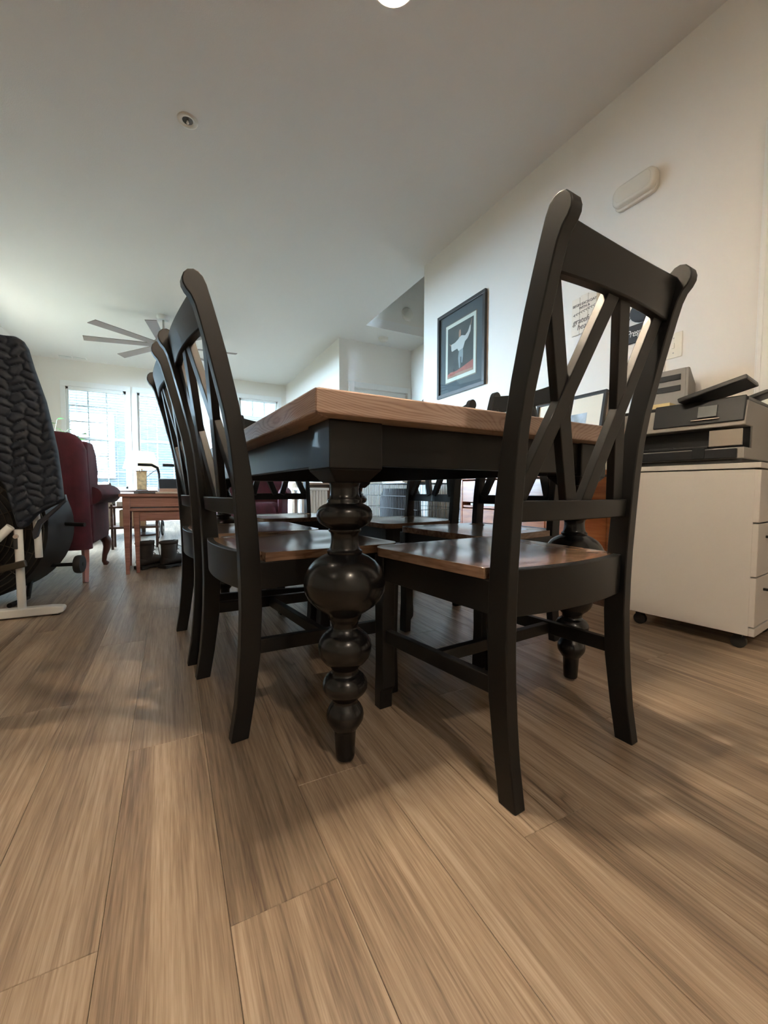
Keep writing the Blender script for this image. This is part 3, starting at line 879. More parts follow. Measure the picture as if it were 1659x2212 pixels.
art([(.43, .33), (.475, .13), (.515, .13), (.525, .34), (.56, .34), (.565, .22), (.60, .215), (.63, .36), (.62, .50), (.47, .50)], 'art_grey', 'print_trousers', .0124, .0130)
art([(.45, .47), (.40, .53), (.18, .515), (.155, .56), (.15, .66), (.30, .665), (.43, .70), (.50, .745), (.58, .745), (.70, .71), (.80, .755), (.88, .86), (.915, .85), (.90, .745), (.80, .635), (.70, .60), (.63, .49)], 'art_white', 'print_shirt', .0130, .0136)
art([(.46, .73), (.455, .83), (.485, .875), (.53, .865), (.545, .80), (.53, .735)], 'art_skin', 'print_head', .0136, .0141)
art([(.155, .655), (.08, .69), (.085, .675), (.15, .62)], 'art_skin', 'print_hand', .0136, .0141)
art([(.885, .855), (.955, .965), (.965, .96), (.912, .848)], 'art_skin', 'print_hand', .0136, .0141)
MB().box(-.0165, -.0155, y0 + .029, y1 - .029, z0 + .029, z1 - .029).build('glazing', 'glass', pc)

cm = thing('door_chime', 'white plastic door chime cover high on the right wall', 'chime', (WX - .001, 0, 0))
def rrect(y0, y1, z0, z1, r, n=5, bow=0.0):
    pts = []
    for (cy, cz, a0) in ((y1 - r, z1 - r, 0), (y0 + r, z1 - r, PI / 2), (y0 + r, z0 + r, PI), (y1 - r, z0 + r, 3 * PI / 2)):
        for k in range(n + 1):
            a = a0 + PI / 2 * k / n
            pts.append((cy + r * math.cos(a), cz + r * math.sin(a)))
    return pts
MB().prism(rrect(1.300, 1.525, 2.112, 2.232, .035), -.022, 0, 'x').build('back_plate', 'plastic', cm, smooth=40, bevel=.003)
rings = [[(d, a, b) for a, b in rrect(1.297 + i, 1.528 - i, 2.125 + i * .7, 2.236 - i, .040)] for d, i in ((-.022, 0), (-.040, .001), (-.047, .006), (-.050, .016))]
MB().loft(rings).build('cover', 'plastic', cm, smooth=50)
MB().prism(rrect(1.318, 1.506, 2.143, 2.222, .03), -.0512, -.049, 'x').build('face_plate', 'plastic', cm, smooth=40, bevel=.001)

sg = thing('plank_sign', 'whitewashed plank sign reading begin each day with a grateful heart', 'sign', (WX - .001, 0, 0))
for k, (dz0, dz1) in enumerate(((0, .002), (.001, .008), (-.002, .0), )):
    ya = 1.795 - k * .0565
    MB().box(-.012, -.002, ya - .0545, ya, 1.535 + dz0, 1.752 + dz1).build('plank', 'signwhite', sg, bevel=.0015)
MB().box(-.002, 0, 1.64, 1.785, 1.57, 1.585).build('batten', 'tanwood', sg)
MB().box(-.002, 0, 1.64, 1.785, 1.70, 1.715).build('batten', 'tanwood', sg)
X_ = -.0128
text_mesh('lettering', 'BEGIN EACH DAY', .0215, 'ink', sg, wallM(1.788, 1.703, X_), spacing=.92)
text_mesh('lettering', 'WITH A', .0215, 'ink', sg, wallM(1.744, 1.681, X_), spacing=.95)
text_mesh('lettering', 'grateful', .046, 'ink', sg, wallM(1.785, 1.600, X_), shear=.22, spacing=.96)
text_mesh('lettering', 'heart', .046, 'ink', sg, wallM(1.755, 1.562, X_), shear=.22, spacing=.96)
sp = MB().tube([(-.013, 1.785, 1.655), (-.013, 1.74, 1.662), (-.013, 1.70, 1.668), (-.013, 1.645, 1.672)], .0009, 5).build('sprig', 'ink', sg)
for k in range(9):
    y = 1.782 - k * .0165; z = 1.656 + k * .0019
    for s in (-1, 1):
        MB().prism([(y, z), (y - .006, z + s * .005), (y - .015, z + s * .009), (y - .009, z + s * .002)], -.0135, -.0128, 'x').build('sprig_leaf', 'ink', sp)

nb = thing('name_board', 'black hanging board with white script lettering above a sketch', 'sign', (WX - .001, 0, 0))
MB().box(-.014, -.002, 1.235, 1.462, 1.378, 1.472).build('board', 'signblack', nb, bevel=.002)
text_mesh('lettering', 'Presgr', .052, 'paper', nb, wallM(1.440, 1.412, -.0146) @ Matrix.Diagonal((.74, 1, 1, 1)), shear=.3, spacing=.92)
MB().loft([[(d, y + .0, z) for y, z in [(1.350 + .078 * math.cos(a) * k, 1.535 + .062 * math.sin(a) * k) for a in [2 * PI * q / 20 for q in range(20)]]] for d, k in ((-.002, .95), (-.012, 1), (-.022, .8))]).build('rosette', 'signblack', nb, smooth=50)
MB().tube([(-.004, 1.452, 1.471), (-.004, 1.405, 1.565), (-.004, 1.36, 1.60), (-.004, 1.30, 1.565), (-.004, 1.245, 1.471)], .0016, 6).build('hanging_cord', 'lace', nb)
sk = thing('paper_sketch', 'cream paper with a pale grey sketch pinned below the black name board', 'paper', (WX - .001, 0, 0))
MB().box(-.006, -.001, 1.24, 1.455, 1.125, 1.374).build('sheet', 'signwhite', sk)
for k, (y, z, w, h) in enumerate(((1.435, 1.16, .020, .16), (1.405, 1.15, .028, .145), (1.37, 1.17, .03, .12), (1.33, 1.15, .025, .15))):
    MB().prism([(y, z), (y - w, z), (y - w * .8, z + h * .9), (y - w * .4, z + h), (y - w * .1, z + h * .7)], -.0066, -.006, 'x').build('sketch_tower', 'art_grey' if k == 2 else 'basketwhite', sk)

sw = thing('wall_switch', 'ivory switch plate on the right wall above the printer', 'switch', (WX - .001, 0, 0))
MB().box(-.006, 0, 1.163, 1.242, 1.243, 1.366).build('plate', 'ivory', sw, bevel=.003)
MB().box(-.012, -.006, 1.196, 1.208, 1.290, 1.316).build('toggle', 'ivory', sw, bevel=.002)
for z in (1.268, 1.340):
    MB().lathe([(.003, 0), (.0035, .001), (.002, .0018)], n=8, axis='x').build('screw', 'nickel', sw, loc=(-.0078, 1.202, z))

# ================================================================== CEILING FITTINGS
sr = thing('fire_sprinkler', 'recessed round fire sprinkler in the near ceiling', 'sprinkler', (.143, 2.808, CZ))
MB().lathe([(.030, -.002), (.034, -.007), (.046, -.010), (.056, -.006), (.058, -.0005)], n=28).build('escutcheon', 'plastic', sr, smooth=50)
MB().lathe([(.029, -.003), (.030, -.0005)], n=24).build('recess', 'fanbronze', sr)
MB().lathe([(.003, -.022), (.008, -.016), (.004, -.003)], n=10).build('nozzle', 'plastic', sr, smooth=50)
sd = thing('smoke_alarm', 'white smoke alarm on the hall ceiling by the stairs', 'alarm', (2.76, 5.36, CZ))
MB().lathe([(.025, -.05), (.05, -.048), (.062, -.04), (.066, -.022), (.066, -.018)], n=26).build('cover', 'plastic', sd, smooth=50)
MB().lathe([(.070, -.018), (.072, -.001)], n=26).build('base', 'plastic', sd)
rs = thing('wall_disc', 'round white cover on the stairwell wall', 'cover', (2.98, 5.068, 3.02))
MB().lathe([(.02, -.035), (.07, -.032), (.088, -.018), (.09, -.001)], n=28, axis='y').build('cover', 'plastic', rs, smooth=50)
vt = thing('ceiling_vent', 'white ceiling air vent with two grilles near the far windows', 'vent', (-1.37, 8.50, CZ))
MB().box(-.20, .20, -.055, .055, -.008, -.0005).build('frame', 'white', vt, bevel=.002)
for x in (-.095, .095):
    MB().box(x - .082, x + .082, -.038, .038, -.0095, -.008).build('grille', 'printergrey', vt)
    for k in range(5):
        MB().box(x - .08, x + .08, -.034 + k * .016, -.030 + k * .016, -.012, -.0095).build('louver', 'white', vt)

cf = thing('ceiling_fan', 'large ceiling fan with eight slim brown blades in the living room', 'fan', (-.02, 6.0, 0))
MB().lathe([(.06, CZ - .05), (.075, CZ - .02), (.075, CZ - .0005)], n=22).build('canopy', 'white', cf, smooth=45)
MB().lathe([(.012, 2.50), (.012, CZ - .05)], n=12).build('downrod', 'nickel', cf, smooth=45)
MB().lathe([(.04, 2.32), (.09, 2.33), (.11, 2.37), (.11, 2.44), (.08, 2.48), (.03, 2.51)], n=26).build('motor_housing', 'nickel', cf, smooth=45)
MB().lathe([(.02, 2.265), (.07, 2.275), (.085, 2.30), (.08, 2.32)], n=22).build('light_dome', 'plastic', cf, smooth=45)
for k in range(8):
    a = 2 * PI * k / 8 + D(-7.4)
    b = MB().hexa([(.12, -.045, 2.385), (.87, -.062, 2.375), (.85, .05, 2.395), (.12, .045, 2.400)], [(.12, -.045, 2.392), (.87, -.062, 2.382), (.85, .05, 2.402), (.12, .045, 2.407)]).build('blade', 'fanblade', cf, bevel=.002)
    b.rotation_euler = (0, 0, a)
    q = MB().box(.09, .22, -.018, .018, 2.400, 2.410).build('blade_iron', 'nickel', b)

# ================================================================== STAIR HANDRAIL
hr = thing('stair_handrail', 'dark stair handrail with pale edge rising beside the stairwell wall', 'handrail', (0, 0, 0))
p0, p1 = Vector((3.33, 5.62, 1.62)), Vector((3.33, 3.60, 2.78))
MB().bar(p0, p1, .045, .05, side=(1, 0, 0)).build('rail', 'darkwood', hr, bevel=.006)
MB().bar(p0 + Vector((0, 0, -.055)), p1 + Vector((0, 0, -.055)), .02, .02, side=(1, 0, 0)).build('lower_rail', 'white', hr, bevel=.003)
for k in (.1, .5, .9):
    c = p0.lerp(p1, k)
    MB().tube([c, c + Vector((.0, 0, -.05)), c + Vector((.07, 0, -.07))], .007, 8).build('bracket', 'nickel', hr, smooth=60)

# ================================================================== WIRE CRATE AND CONTENT
cr = thing('wire_crate', 'black folding wire dog crate against the right wall', 'crate', (1.66, 2.66, 0))
CX, CY, CH = .56, .96, .64
def grid(u0, u1, z0, z1, fn, du=.026, dz=.11):
    mb = MB(); n = int(round((u1 - u0) / du))
    for i in range(n + 1):
        u = u0 + (u1 - u0) * i / n; mb.tube([fn(u, z0), fn(u, z1)], .0016, 5)
    n = int(round((z1 - z0) / dz))
    for j in range(n + 1):
        z = z0 + (z1 - z0) * j / n; mb.tube([fn(u0, z), fn(u1, z)], .0024, 5)
    return mb
grid(0, CY, .02, CH, lambda u, z: (0, u, z)).build('side_panel', 'wire', cr, kind='stuff')
grid(0, CY, .02, CH, lambda u, z: (CX, u, z)).build('side_panel', 'wire', cr, kind='stuff')
grid(0, CX, .02, CH, lambda u, z: (u, 0, z)).build('end_panel', 'wire', cr, kind='stuff')
grid(0, CX, .02, CH, lambda u, z: (u, CY, z)).build('end_panel', 'wire', cr, kind='stuff')
grid(0, CX, 0, CY, lambda u, z: (u, z, CH), du=.03).build('top_panel', 'wire', cr, kind='stuff')
MB().box(.01, CX - .01, .01, CY - .01, .0, .02).build('base_tray', 'cloth_black', cr)
t = tag(MB().loft([[(.28 + (.20 if i % 2 == 0 else .2) * math.cos(a) * k, .74 + .17 * math.sin(a) * k, z) for a in [2 * PI * q / 18 for q in range(18)]] for i, (z, k) in enumerate(((.021, .85), (.08, .98), (.30, 1.02), (.52, 1.0), (.60, .86)))]).build('black_bin', 'cloth_black', smooth=40), 'black cloth bin inside the wire crate', 'bin')
t.location = (1.66, 2.66, 0)
for k, (dx, dy, w, l, m_) in enumerate(((0, 0, .30, .40, 'paper'), (.02, .03, .28, .36, 'manila'), (-.01, .02, .29, .38, 'paper'), (.02, -.02, .27, .36, 'pinkpaper'), (0, .01, .28, .35, 'paper'))):
    t = tag(MB().box(0, w, 0, l, 0, .006).build('paper_sheaf', m_), ['white sheaf at the bottom of the stack on the wire crate', 'manila sheaf second from the bottom on the wire crate', 'white sheaf in the middle of the stack on the wire crate', 'tinted sheaf second from the top on the wire crate', 'white sheaf on top of the stack on the wire crate'][k], 'paper', 'paper sheaves on the crate')
    t.location = (1.76 + dx, 3.02 + dy, CH + .003 + k * .0062)

# ================================================================== LEFT: WHITE FRAME WITH QUILT, DRUM FAN
wfm = thing('white_tube_frame', 'white metal tube frame on a flat foot bar at the left edge', 'frame', (-.585, 2.40, 0), D(-2))
MB().prism([(-.34, .006), (.115, .006), (.135, .012), (.142, .03), (.135, .04), (.09, .045), (-.34, .045)], -.025, .025, 'y').build('foot_bar', 'whitemetal', wfm, bevel=.006)
MB().box(.09, .12, -.014, .014, 0, .010).build('leveler', 'rubber', wfm)
MB().box(-.31, -.28, -.014, .014, 0, .010).build('leveler', 'rubber', wfm)
MB().tube([(-.019, 0, .04), (-.020, 0, .18), (-.0205, 0, .30), (-.021, 0, .402)], .016, 14).build('post', 'whitemetal', wfm, smooth=60)
MB().tube([(.032, .066, .262), (.030, .066, .38), (.026, .066, .50), (.010, .066, .80)], .0145, 14).build('rear_tube', 'whitemetal', wfm, smooth=60)
MB().tube([(-.038, -.03, .418), (-.085, -.03, .365), (-.30, -.03, .15)], .017, 14).build('brace_tube', 'whitemetal', wfm, smooth=60)
MB().bar((.010, -.03, .252), (-.36, -.03, .165), .026, .030, side=(0, 1, 0)).build('cross_bar', 'fanbronze', wfm, bevel=.004)
MB().lathe([(.009, 0), (.010, .01), (.006, .016)], (-.024, -.03, .372), 14, 'y').build('lock_bolt', 'chrome', wfm, smooth=50)
MB().box(-.034, -.020, -.024, -.016, .315, .365).build('latch_strap', 'rubber', wfm, bevel=.002)
MB().box(-.36, -.06, .03, .07, .0, .03).build('rear_foot', 'whitemetal', wfm, bevel=.006)
MB().lathe([(.018, -.014), (.022, -.008), (.022, .008), (.018, .014)], (-.235, -.04, .145), 14, 'y').build('axle_cap', 'chrome', wfm, smooth=50)
# quilted cover: closed slab shaped like a draped coat, quilt puffs pressed into the front
QR = [(.407, -.004), (.417, .016), (.47, .056), (.499, .10), (.516, .131), (.537, .151), (.612, .147), (.761, .134), (.855, .12), (.979, .099), (1.119, .062), (1.205, .043), (1.235, .028), (1.247, .012), (1.253, -.006)]
QL = [(.407, -.006), (.418, -.023), (.60, -.061), (.62, -.076), (.80, -.15), (1.0, -.22), (1.253, -.25)]
def outl(tab, z):
    for (z0, a), (z1, b) in zip(tab, tab[1:]):
        if z0 <= z <= z1: return a + (b - a) * (z - z0) / (z1 - z0)
    return tab[-1][1]
qr = random.Random(11)
QP = {}
for i in range(-14, 12):
    for j in range(0, 34):
        QP[i, j] = (i * .050 + qr.uniform(-.010, .010), .38 + j * .040 + (.020 if i % 2 else 0) + qr.uniform(-.011, .011), D(36 + qr.uniform(-16, 16)) * (1 if i % 2 == 0 else -1))
def puff_at(x, z):
    ci, cj = int(round(x / .050)), int(round((z - .38) / .040))
    f1 = f2 = 9.0
    for i in range(ci - 2, ci + 3):
        for j in range(cj - 2, cj + 3):
            p = QP.get((i, j))
            if not p: continue
            dx, dz = x - p[0], z - p[1]
            c, s_ = math.cos(p[2]), math.sin(p[2])
            u, v = dx * c + dz * s_, -dx * s_ + dz * c
            d = math.hypot(u / 1.9, v)
            if d < f1: f1, f2 = d, f1
            elif d < f2: f2 = d
    return min(1.0, (f2 - f1) / .016) ** .55
NQ, NR = 72, 190
mb = MB(); rows = []
for j in range(NR + 1):
    z = .407 + (1.253 - .407) * j / NR
    xr, xl = outl(QR, z), outl(QL, z)
    row = []
    for i in range(NQ + 1):
        u = i / NQ; x = xl + (xr - xl) * u
        edge = min(1, (xr - x) / .016, (x - xl) / .016, (1.253 - z) / .02)
        edge = max(0, edge)
        y = -.022 * math.sqrt(max(0, 1 - (1 - edge) ** 2)) - .012 * puff_at(x, z) * min(1, edge + .35)
        row.append((x, y, z))
    rows.append(row)
n = NQ + 1
mb.v = [p for r in rows for p in r]
back0 = len(mb.v)
mb.v += [(p[0], .016 if 2 < i < NQ - 2 and 0 < j_ < NR else .004, p[2]) for j_, r in enumerate(rows) for i, p in enumerate(r)]
for j in range(NR):
    for i in range(NQ):
        a = j * n + i
        mb.f.append((a, a + 1, a + n + 1, a + n)); mb.f.append((back0 + a, back0 + a + n, back0 + a + n + 1, back0 + a + 1))
for j in range(NR):
    for i in (0, NQ):
        a = j * n + i; mb.f.append((a, a + n, back0 + a + n, back0 + a))
for i in range(NQ):
    for j in (0, NR):
        a = j * n + i; mb.f.append((a, a + 1, back0 + a + 1, back0 + a))
q = thing('quilted_cover', 'dark navy quilted cover draped over the white tube frame', 'cover', (-.585, 2.40, 0), D(-2))
mb.build('quilting', 'quilt', q, smooth=60)
MB().prism([(.153, .56), (.150, .535), (.075, .462), (.048, .440), (.026, .39), (.030, .352), (.045, .365), (.060, .42), (.10, .465), (.158, .53)], .0, .03, 'y').build('binding_flap', 'quilttrim', q, bevel=.004)

df = thing('drum_fan', 'large black drum fan on the floor behind the white frame', 'fan', (-.87, 2.82, 0), D(-12))
FR = .36; FZ = .385
MB().lathe([(FR - .012, -.14), (FR, -.13), (FR, .16), (FR - .012, .17), (FR - .02, .15), (FR - .02, -.12)], (0, 0, FZ), 48, 'y').build('drum', 'fanblack', df, smooth=45)
gm = MB()
for k in range(14):
    r = .035 + k * .024
    gm.tube([(r * math.cos(2 * PI * q_ / 40), -.142 - .02 * math.cos(r / FR * PI / 2), FZ + r * math.sin(2 * PI * q_ / 40)) for q_ in range(40)], .0026, 5, close=True)
for k in range(16):
    a = 2 * PI * k / 16
    gm.tube([(.03 * math.cos(a), -.163, FZ + .03 * math.sin(a)), (.17 * math.cos(a), -.156, FZ + .17 * math.sin(a)), (FR * .97 * math.cos(a), -.142, FZ + FR * .97 * math.sin(a))], .0022, 5)
gm.build('front_grille', 'fanbronze', df, smooth=60, kind='stuff')
MB().lathe([(.05, -.175), (.055, -.165), (.055, -.155)], (0, 0, FZ), 20, 'y').build('badge', 'fanblack', df)
for k in range(3):
    a = 2 * PI * k / 3 + .4
    b = MB().hexa([(.03, -.05, -.012), (.26, -.09, -.06), (.26, -.08, .06), (.03, -.03, .03)], [(.03, -.045, -.012), (.26, -.085, -.06), (.26, -.075, .06), (.03, -.025, .03)]).build('fan_blade', 'fanbronze', df)
    b.location = (0, 0, FZ); b.rotation_euler = (0, a, 0)
MB().tube([(.34, .06, FZ + .01), (.46, .03, FZ + .005)], .011, 10).build('handle', 'fanblack', df, smooth=60)
MB().tube([(-.39, .06, .17), (.39, .06, .17)], .010, 10).build('axle', 'fanblack', df, smooth=60)
for s in (-1, 1):
    w = MB().lathe([(.036, -.018), (.047, -.014), (.050, -.006), (.050, .010), (.046, .018), (.02, .02)], (s * .415, .06, .17), 26, 'x').build('wheel', 'rubber', df, smooth=45)
    MB().lathe([(.010, -.024), (.012, -.018), (.012, .022)], (s * .415, .06, .17), 14, 'x').build('hub_cap', 'fanblack', w, smooth=45)
MB().tube([(-.20, -.16, .012), (-.20, .0, .012), (-.20, .06, .17)], .012, 10).build('stand_foot', 'fanblack', df, smooth=60)
MB().tube([(.20, -.16, .012), (.20, .0, .012), (.20, .06, .17)], .012, 10).build('stand_foot', 'fanblack', df, smooth=60)

# ================================================================== MAROON WINGBACK CHAIR
def wingback(label, loc, rz, group=None):
    """local: faces +y, origin at floor under the middle of the rear legs; right side = +x"""
    t = thing('wingback_chair', label, 'armchair', loc, rz, group)
    W = .355
    def shell(x0, x1, y0, y1, z0, z1, rake, name, r=.05):
        rings = []
        for z, k in ((z0, 0), (z0 + .03, 0), ((z0 + z1) / 2, .5), (z1 - .10, .92), (z1 - .045, .96), (z1 - .012, 1), (z1, 1.0)):
            sh = -rake * k
            q = 0 if z < z1 - .06 else (.02 if z < z1 - .02 else .05 if z < z1 else .085)
            rr = min(r, (y1 - y0) / 2 - .002)
            a, b, c, d = x0 + q, x1 - q, y0 + sh + q * .3, y1 + sh - q * .3
            pts = []
            for (cx_, cy_, a0) in ((b - rr, d - rr, 0), (a + rr, d - rr, PI / 2), (a + rr, c + rr, PI), (b - rr, c + rr, 3 * PI / 2)):
                for i in range(5):
                    an = a0 + PI / 2 * i / 4
                    pts.append((cx_ + rr * math.cos(an), cy_ + rr * math.sin(an), z))
            rings.append(pts)
        return MB().loft(rings).build(name, 'maroon', t, smooth=55)
    shell(-W, W, -.05, .09, .205, .925, .10, 'back', .06)
    shell(-W + .06, W - .06, .09, .66, .24, .44, 0, 'seat_cushion', .04)
    MB().box(-W + .02, W - .02, .0, .64, .22, .34).build('seat_rail', 'maroon', t, bevel=.015)
    for s in (-1, 1):
        # wing: tapering curved panel from the back forwards
        rings = []
        for z, f in ((.48, .10), (.57, .16), (.70, .20), (.81, .17), (.88, .08)):
            sh = -.10 * (z - .225) / .76
            x1 = s * W; x0 = s * (W - .06)
            rings.append([(x0, .04 + sh, z), (x1, .04 + sh, z), (x1 + s * .01, .08 + f + sh, z), (x0 + s * .01, .08 + f + sh, z)])
        MB().loft(rings).build('wing', 'maroon', t, smooth=50, bevel=.012)
        MB().prism([(.05, .23), (.60, .23), (.63, .30), (.62, .50), (.05, .52)], min(s * (W - .05), s * W), max(s * (W - .05), s * W), 'x').build('arm_panel', 'maroon', t, bevel=.012)
        prof = []
        MB().tube([(s * (W + .0), .05, .545), (s * (W + .005), .25, .555), (s * (W + .015), .45, .555), (s * (W + .02), .60, .548), (s * (W + .02), .66, .535)], [.055, .062, .068, .066, .045], 14).build('arm_roll', 'maroon', t, smooth=60)
        # cabriole front leg
        MB().tube([(s * (W - .045), .60, .24), (s * (W - .02), .635, .19), (s * (W - .02), .64, .14), (s * (W - .035), .625, .08), (s * (W - .04), .625, .035), (s * (W - .03), .645, .012)], [.034, .034, .027, .018, .016, .022], 12).build('front_leg', 'cabriole', t, smooth=60)
        MB().tube([(s * (W - .04), .02, .24), (s * (W - .035), .0, .12), (s * (W - .03), -.045, .0)], [.022, .019, .016], 4).build('rear_leg', 'legwood', t, smooth=None)
    return t


wingback('maroon velvet wingback armchair seen from behind at left, beside the nesting tables', (-.80, 3.20, 0), D(-2.5))
w2 = wingback('maroon velvet armchair in the distance, seen under the dining table', (1.00, 5.35, 0), D(160))

# beige recliner with throw
bc = thing('beige_armchair', 'beige upholstered armchair beyond the maroon wingback chair', 'armchair', (-1.0, 5.6, 0), D(20))
def pillow(x0, x1, y0, y1, z0, z1, name, mat, par, k=.05):
    rings = []
    for z, i in ((z0, k), (z0 + k * .4, k * .35), (z0 + k, 0), (z1 - k, 0), (z1 - k * .4, k * .35), (z1, k)):
        pts = []
        r = k
        a, b, c, d = x0 + i, x1 - i, y0 + i, y1 - i
        for (cx_, cy_, a0) in ((b - r, d - r, 0), (a + r, d - r, PI / 2), (a + r, c + r, PI), (b - r, c + r, 3 * PI / 2)):
            for q_ in range(5):
                an = a0 + PI / 2 * q_ / 4
                pts.append((cx_ + r * math.cos(an), cy_ + r * math.sin(an), z))
        rings.append(pts)
    return MB().loft(rings).build(name, mat, par, smooth=60)
pillow(-.42, .42, .0, .78, .08, .42, 'base', 'beige', bc)
pillow(-.30, .02, .60, .84, .36, .78, 'back_cushion', 'beige', bc, .06)
pillow(.0, .32, .60, .84, .36, .78, 'back_cushion', 'beige', bc, .06)
pillow(-.44, -.27, .0, .80, .10, .60, 'arm', 'beige', bc, .05)
pillow(.27, .44, .0, .80, .10, .60, 'arm', 'beige', bc, .05)
th_ = thing('throw_blanket', 'pale crumpled throw over the arm of the beige armchair', 'blanket', (-1.0, 5.6, 0), D(20))
mb = MB(); rows = []
for j in range(15):
    v = j / 14; row = []
    for i in range(21):
        u = i / 20
        x = .235 + .25 * u; y = .06 + .50 * v
        z = .632 + .018 * (1 + math.sin(9 * u + 5 * v)) + .012 * math.sin(17 * v - 4 * u)
        if u > .82: z -= (u - .82) * 1.5
        row.append((x, y, z))
    rows.append(row)
mb.v = [p for r in rows for p in r] + [(p[0], p[1], p[2] - .008) for r in rows for p in r]
o_ = 15 * 21
for j in range(14):
    for i in range(20):
        a = j * 21 + i; mb.f.append((a, a + 1, a + 22, a + 21)); mb.f.append((o_ + a, o_ + a + 21, o_ + a + 22, o_ + a + 1))
mb.build('cloth', 'throw', th_, smooth=60)

# ================================================================== NESTING TABLES, BOOTS, ITEMS
def nest(label, x, y, rz, w, d, h, lt, group):
    t = thing('nesting_table', label, 'table', (x, y, 0), rz, group)
    MB().box(-.02, w + .02, -.02, d + .02, h - .022, h).build('top', 'nest', t, bevel=.004)
    MB().box(lt, w - lt, .006, .024, h - .092, h - .022).build('apron', 'nest', t, bevel=.002)
    MB().box(lt, w - lt, d - .024, d - .006, h - .092, h - .022).build('apron', 'nest', t, bevel=.002)
    MB().box(.006, .024, lt, d - lt, h - .092, h - .022).build('apron', 'nest', t, bevel=.002)
    MB().box(w - .024, w - .006, lt, d - lt, h - .092, h - .022).build('apron', 'nest', t, bevel=.002)
    for (cx_, cy_, sx, sy) in ((0, 0, 1, 1), (w, 0, -1, 1), (0, d, 1, -1), (w, d, -1, -1)):
        b = .022
        B = sorted([cx_ + sx * .010, cx_ + sx * (.010 + b)]); C_ = sorted([cy_ + sy * .010, cy_ + sy * (.010 + b)])
        T = sorted([cx_, cx_ + sx * lt]); U = sorted([cy_, cy_ + sy * lt])
        MB().hexa([(B[0], C_[0], 0), (B[1], C_[0], 0), (B[1], C_[1], 0), (B[0], C_[1], 0)], [(T[0], U[0], h - .022), (T[1], U[0], h - .022), (T[1], U[1], h - .022), (T[0], U[1], h - .022)]).build('leg', 'nest', t, bevel=.002)
    return t
NA = D(2)
nest('larger outer nesting table of reddish wood beside the maroon wingback chair', -.285, 3.30, NA, .58, .42, .555, .045, 'nesting tables')
nest('smaller inner nesting table of reddish wood tucked under the larger one', -.225, 3.335, NA, .45, .33, .455, .036, 'nesting tables')


def boot(label, loc, rz):
    t = thing('boot', label, 'boot', loc, rz, 'black lace-up boots under the nesting tables')
    # local: toe to +x
    sec = []
    for (x, zt, hw) in ((-.085, .06, .018), (-.08, .085, .032), (-.05, .10, .040), (.0, .105, .043), (.05, .10, .043), (.10, .085, .046), (.15, .068, .046), (.19, .055, .036), (.205, .035, .016)):
        ring = []
        for k in range(12):
            a = 2 * PI * k / 12
            y = hw * math.cos(a); z = .022 + (zt - .022) * (.5 + .5 * math.sin(a))
            ring.append((x, y, z))
        sec.append(ring)
    MB().loft(sec).build('vamp', 'leather', t, smooth=60)
    MB().prism([(-.088, 0), (-.04, 0), (-.03, .008), (.02, .008), (.03, 0), (.16, 0), (.21, .018), (.20, .026), (-.09, .026)], -.043, .043, 'y').build('sole', 'rubber', t, bevel=.006)
    rings = []
    for (z, x, rx, ry) in ((.06, -.022, .062, .042), (.10, -.024, .062, .043), (.14, -.026, .058, .043), (.175, -.026, .060, .046), (.185, -.026, .060, .046)):
        rings.append([(x + rx * math.cos(2 * PI * k / 18), ry * math.sin(2 * PI * k / 18), z) for k in range(18)])
    for (z, x, rx, ry) in ((.185, -.026, .052, .038), (.10, -.026, .05, .035)):
        rings.append([(x + rx * math.cos(2 * PI * k / 18), ry * math.sin(2 * PI * k / 18), z) for k in range(18)])
    MB().loft(rings).build('shaft', 'leather', t, smooth=60)
    MB().tube([(-.026 + .058 * math.cos(2 * PI * k / 20), .045 * math.sin(2 * PI * k / 20), .19) for k in range(20)], .013, 8, close=True).build('collar', 'bootcollar', t, smooth=60)
    MB().hexa([(.02, -.022, .12), (.032, -.022, .12), (.032, .022, .12), (.02, .022, .12)], [(.03, -.026, .205), (.04, -.026, .205), (.04, .026, .205), (.03, .026, .205)]).build('tongue', 'leather', t, bevel=.004)
    for k in range(3):
        z = .105 + k * .028
        MB().tube([(.036, -.03, z), (.046, 0, z + .006), (.036, .03, z)], .0028, 6).build('lace', 'lace', t)
    MB().tube([(.046, .0, .165), (.06, -.035, .15), (.055, -.05, .10), (.07, -.05, .05)], .0025, 6).build('lace', 'lace', t)
    return t
boot('black leather boot under the nesting tables, nearer the wingback chair', (-.15, 3.53, 0), D(42))
boot('black leather boot under the nesting tables, nearer the dining chairs', (.008, 3.50, 0), D(38))

NTZ = .556
def flat(name, mat, x, y, z, w, d, h, rz, label, cat, group=None):
    t = tag(MB().box(-w / 2, w / 2, -d / 2, d / 2, 0, h).build(name, mat, bevel=.002), label, cat, group)
    t.location = (x, y, z); t.rotation_euler = (0, 0, rz); return t
flat('magazine', 'darkpaper', -.13, 3.40, NTZ, .16, .20, .008, D(12), 'dark magazine lying on the nesting table, leftmost', 'magazine')
flat('notebook', 'paper', -.01, 3.37, NTZ, .14, .18, .012, D(-4), 'pale notebook lying flat on the nesting table', 'notebook')
flat('phone', 'rubber', .12, 3.36, NTZ, .08, .15, .008, D(60), 'black phone lying on the nesting table near the dining chairs', 'phone')
flat('envelope_bundle', 'pinkpaper', .05, 3.53, NTZ, .24, .16, .036, D(6), 'thick bundle of envelopes at the back of the nesting table', 'envelopes')

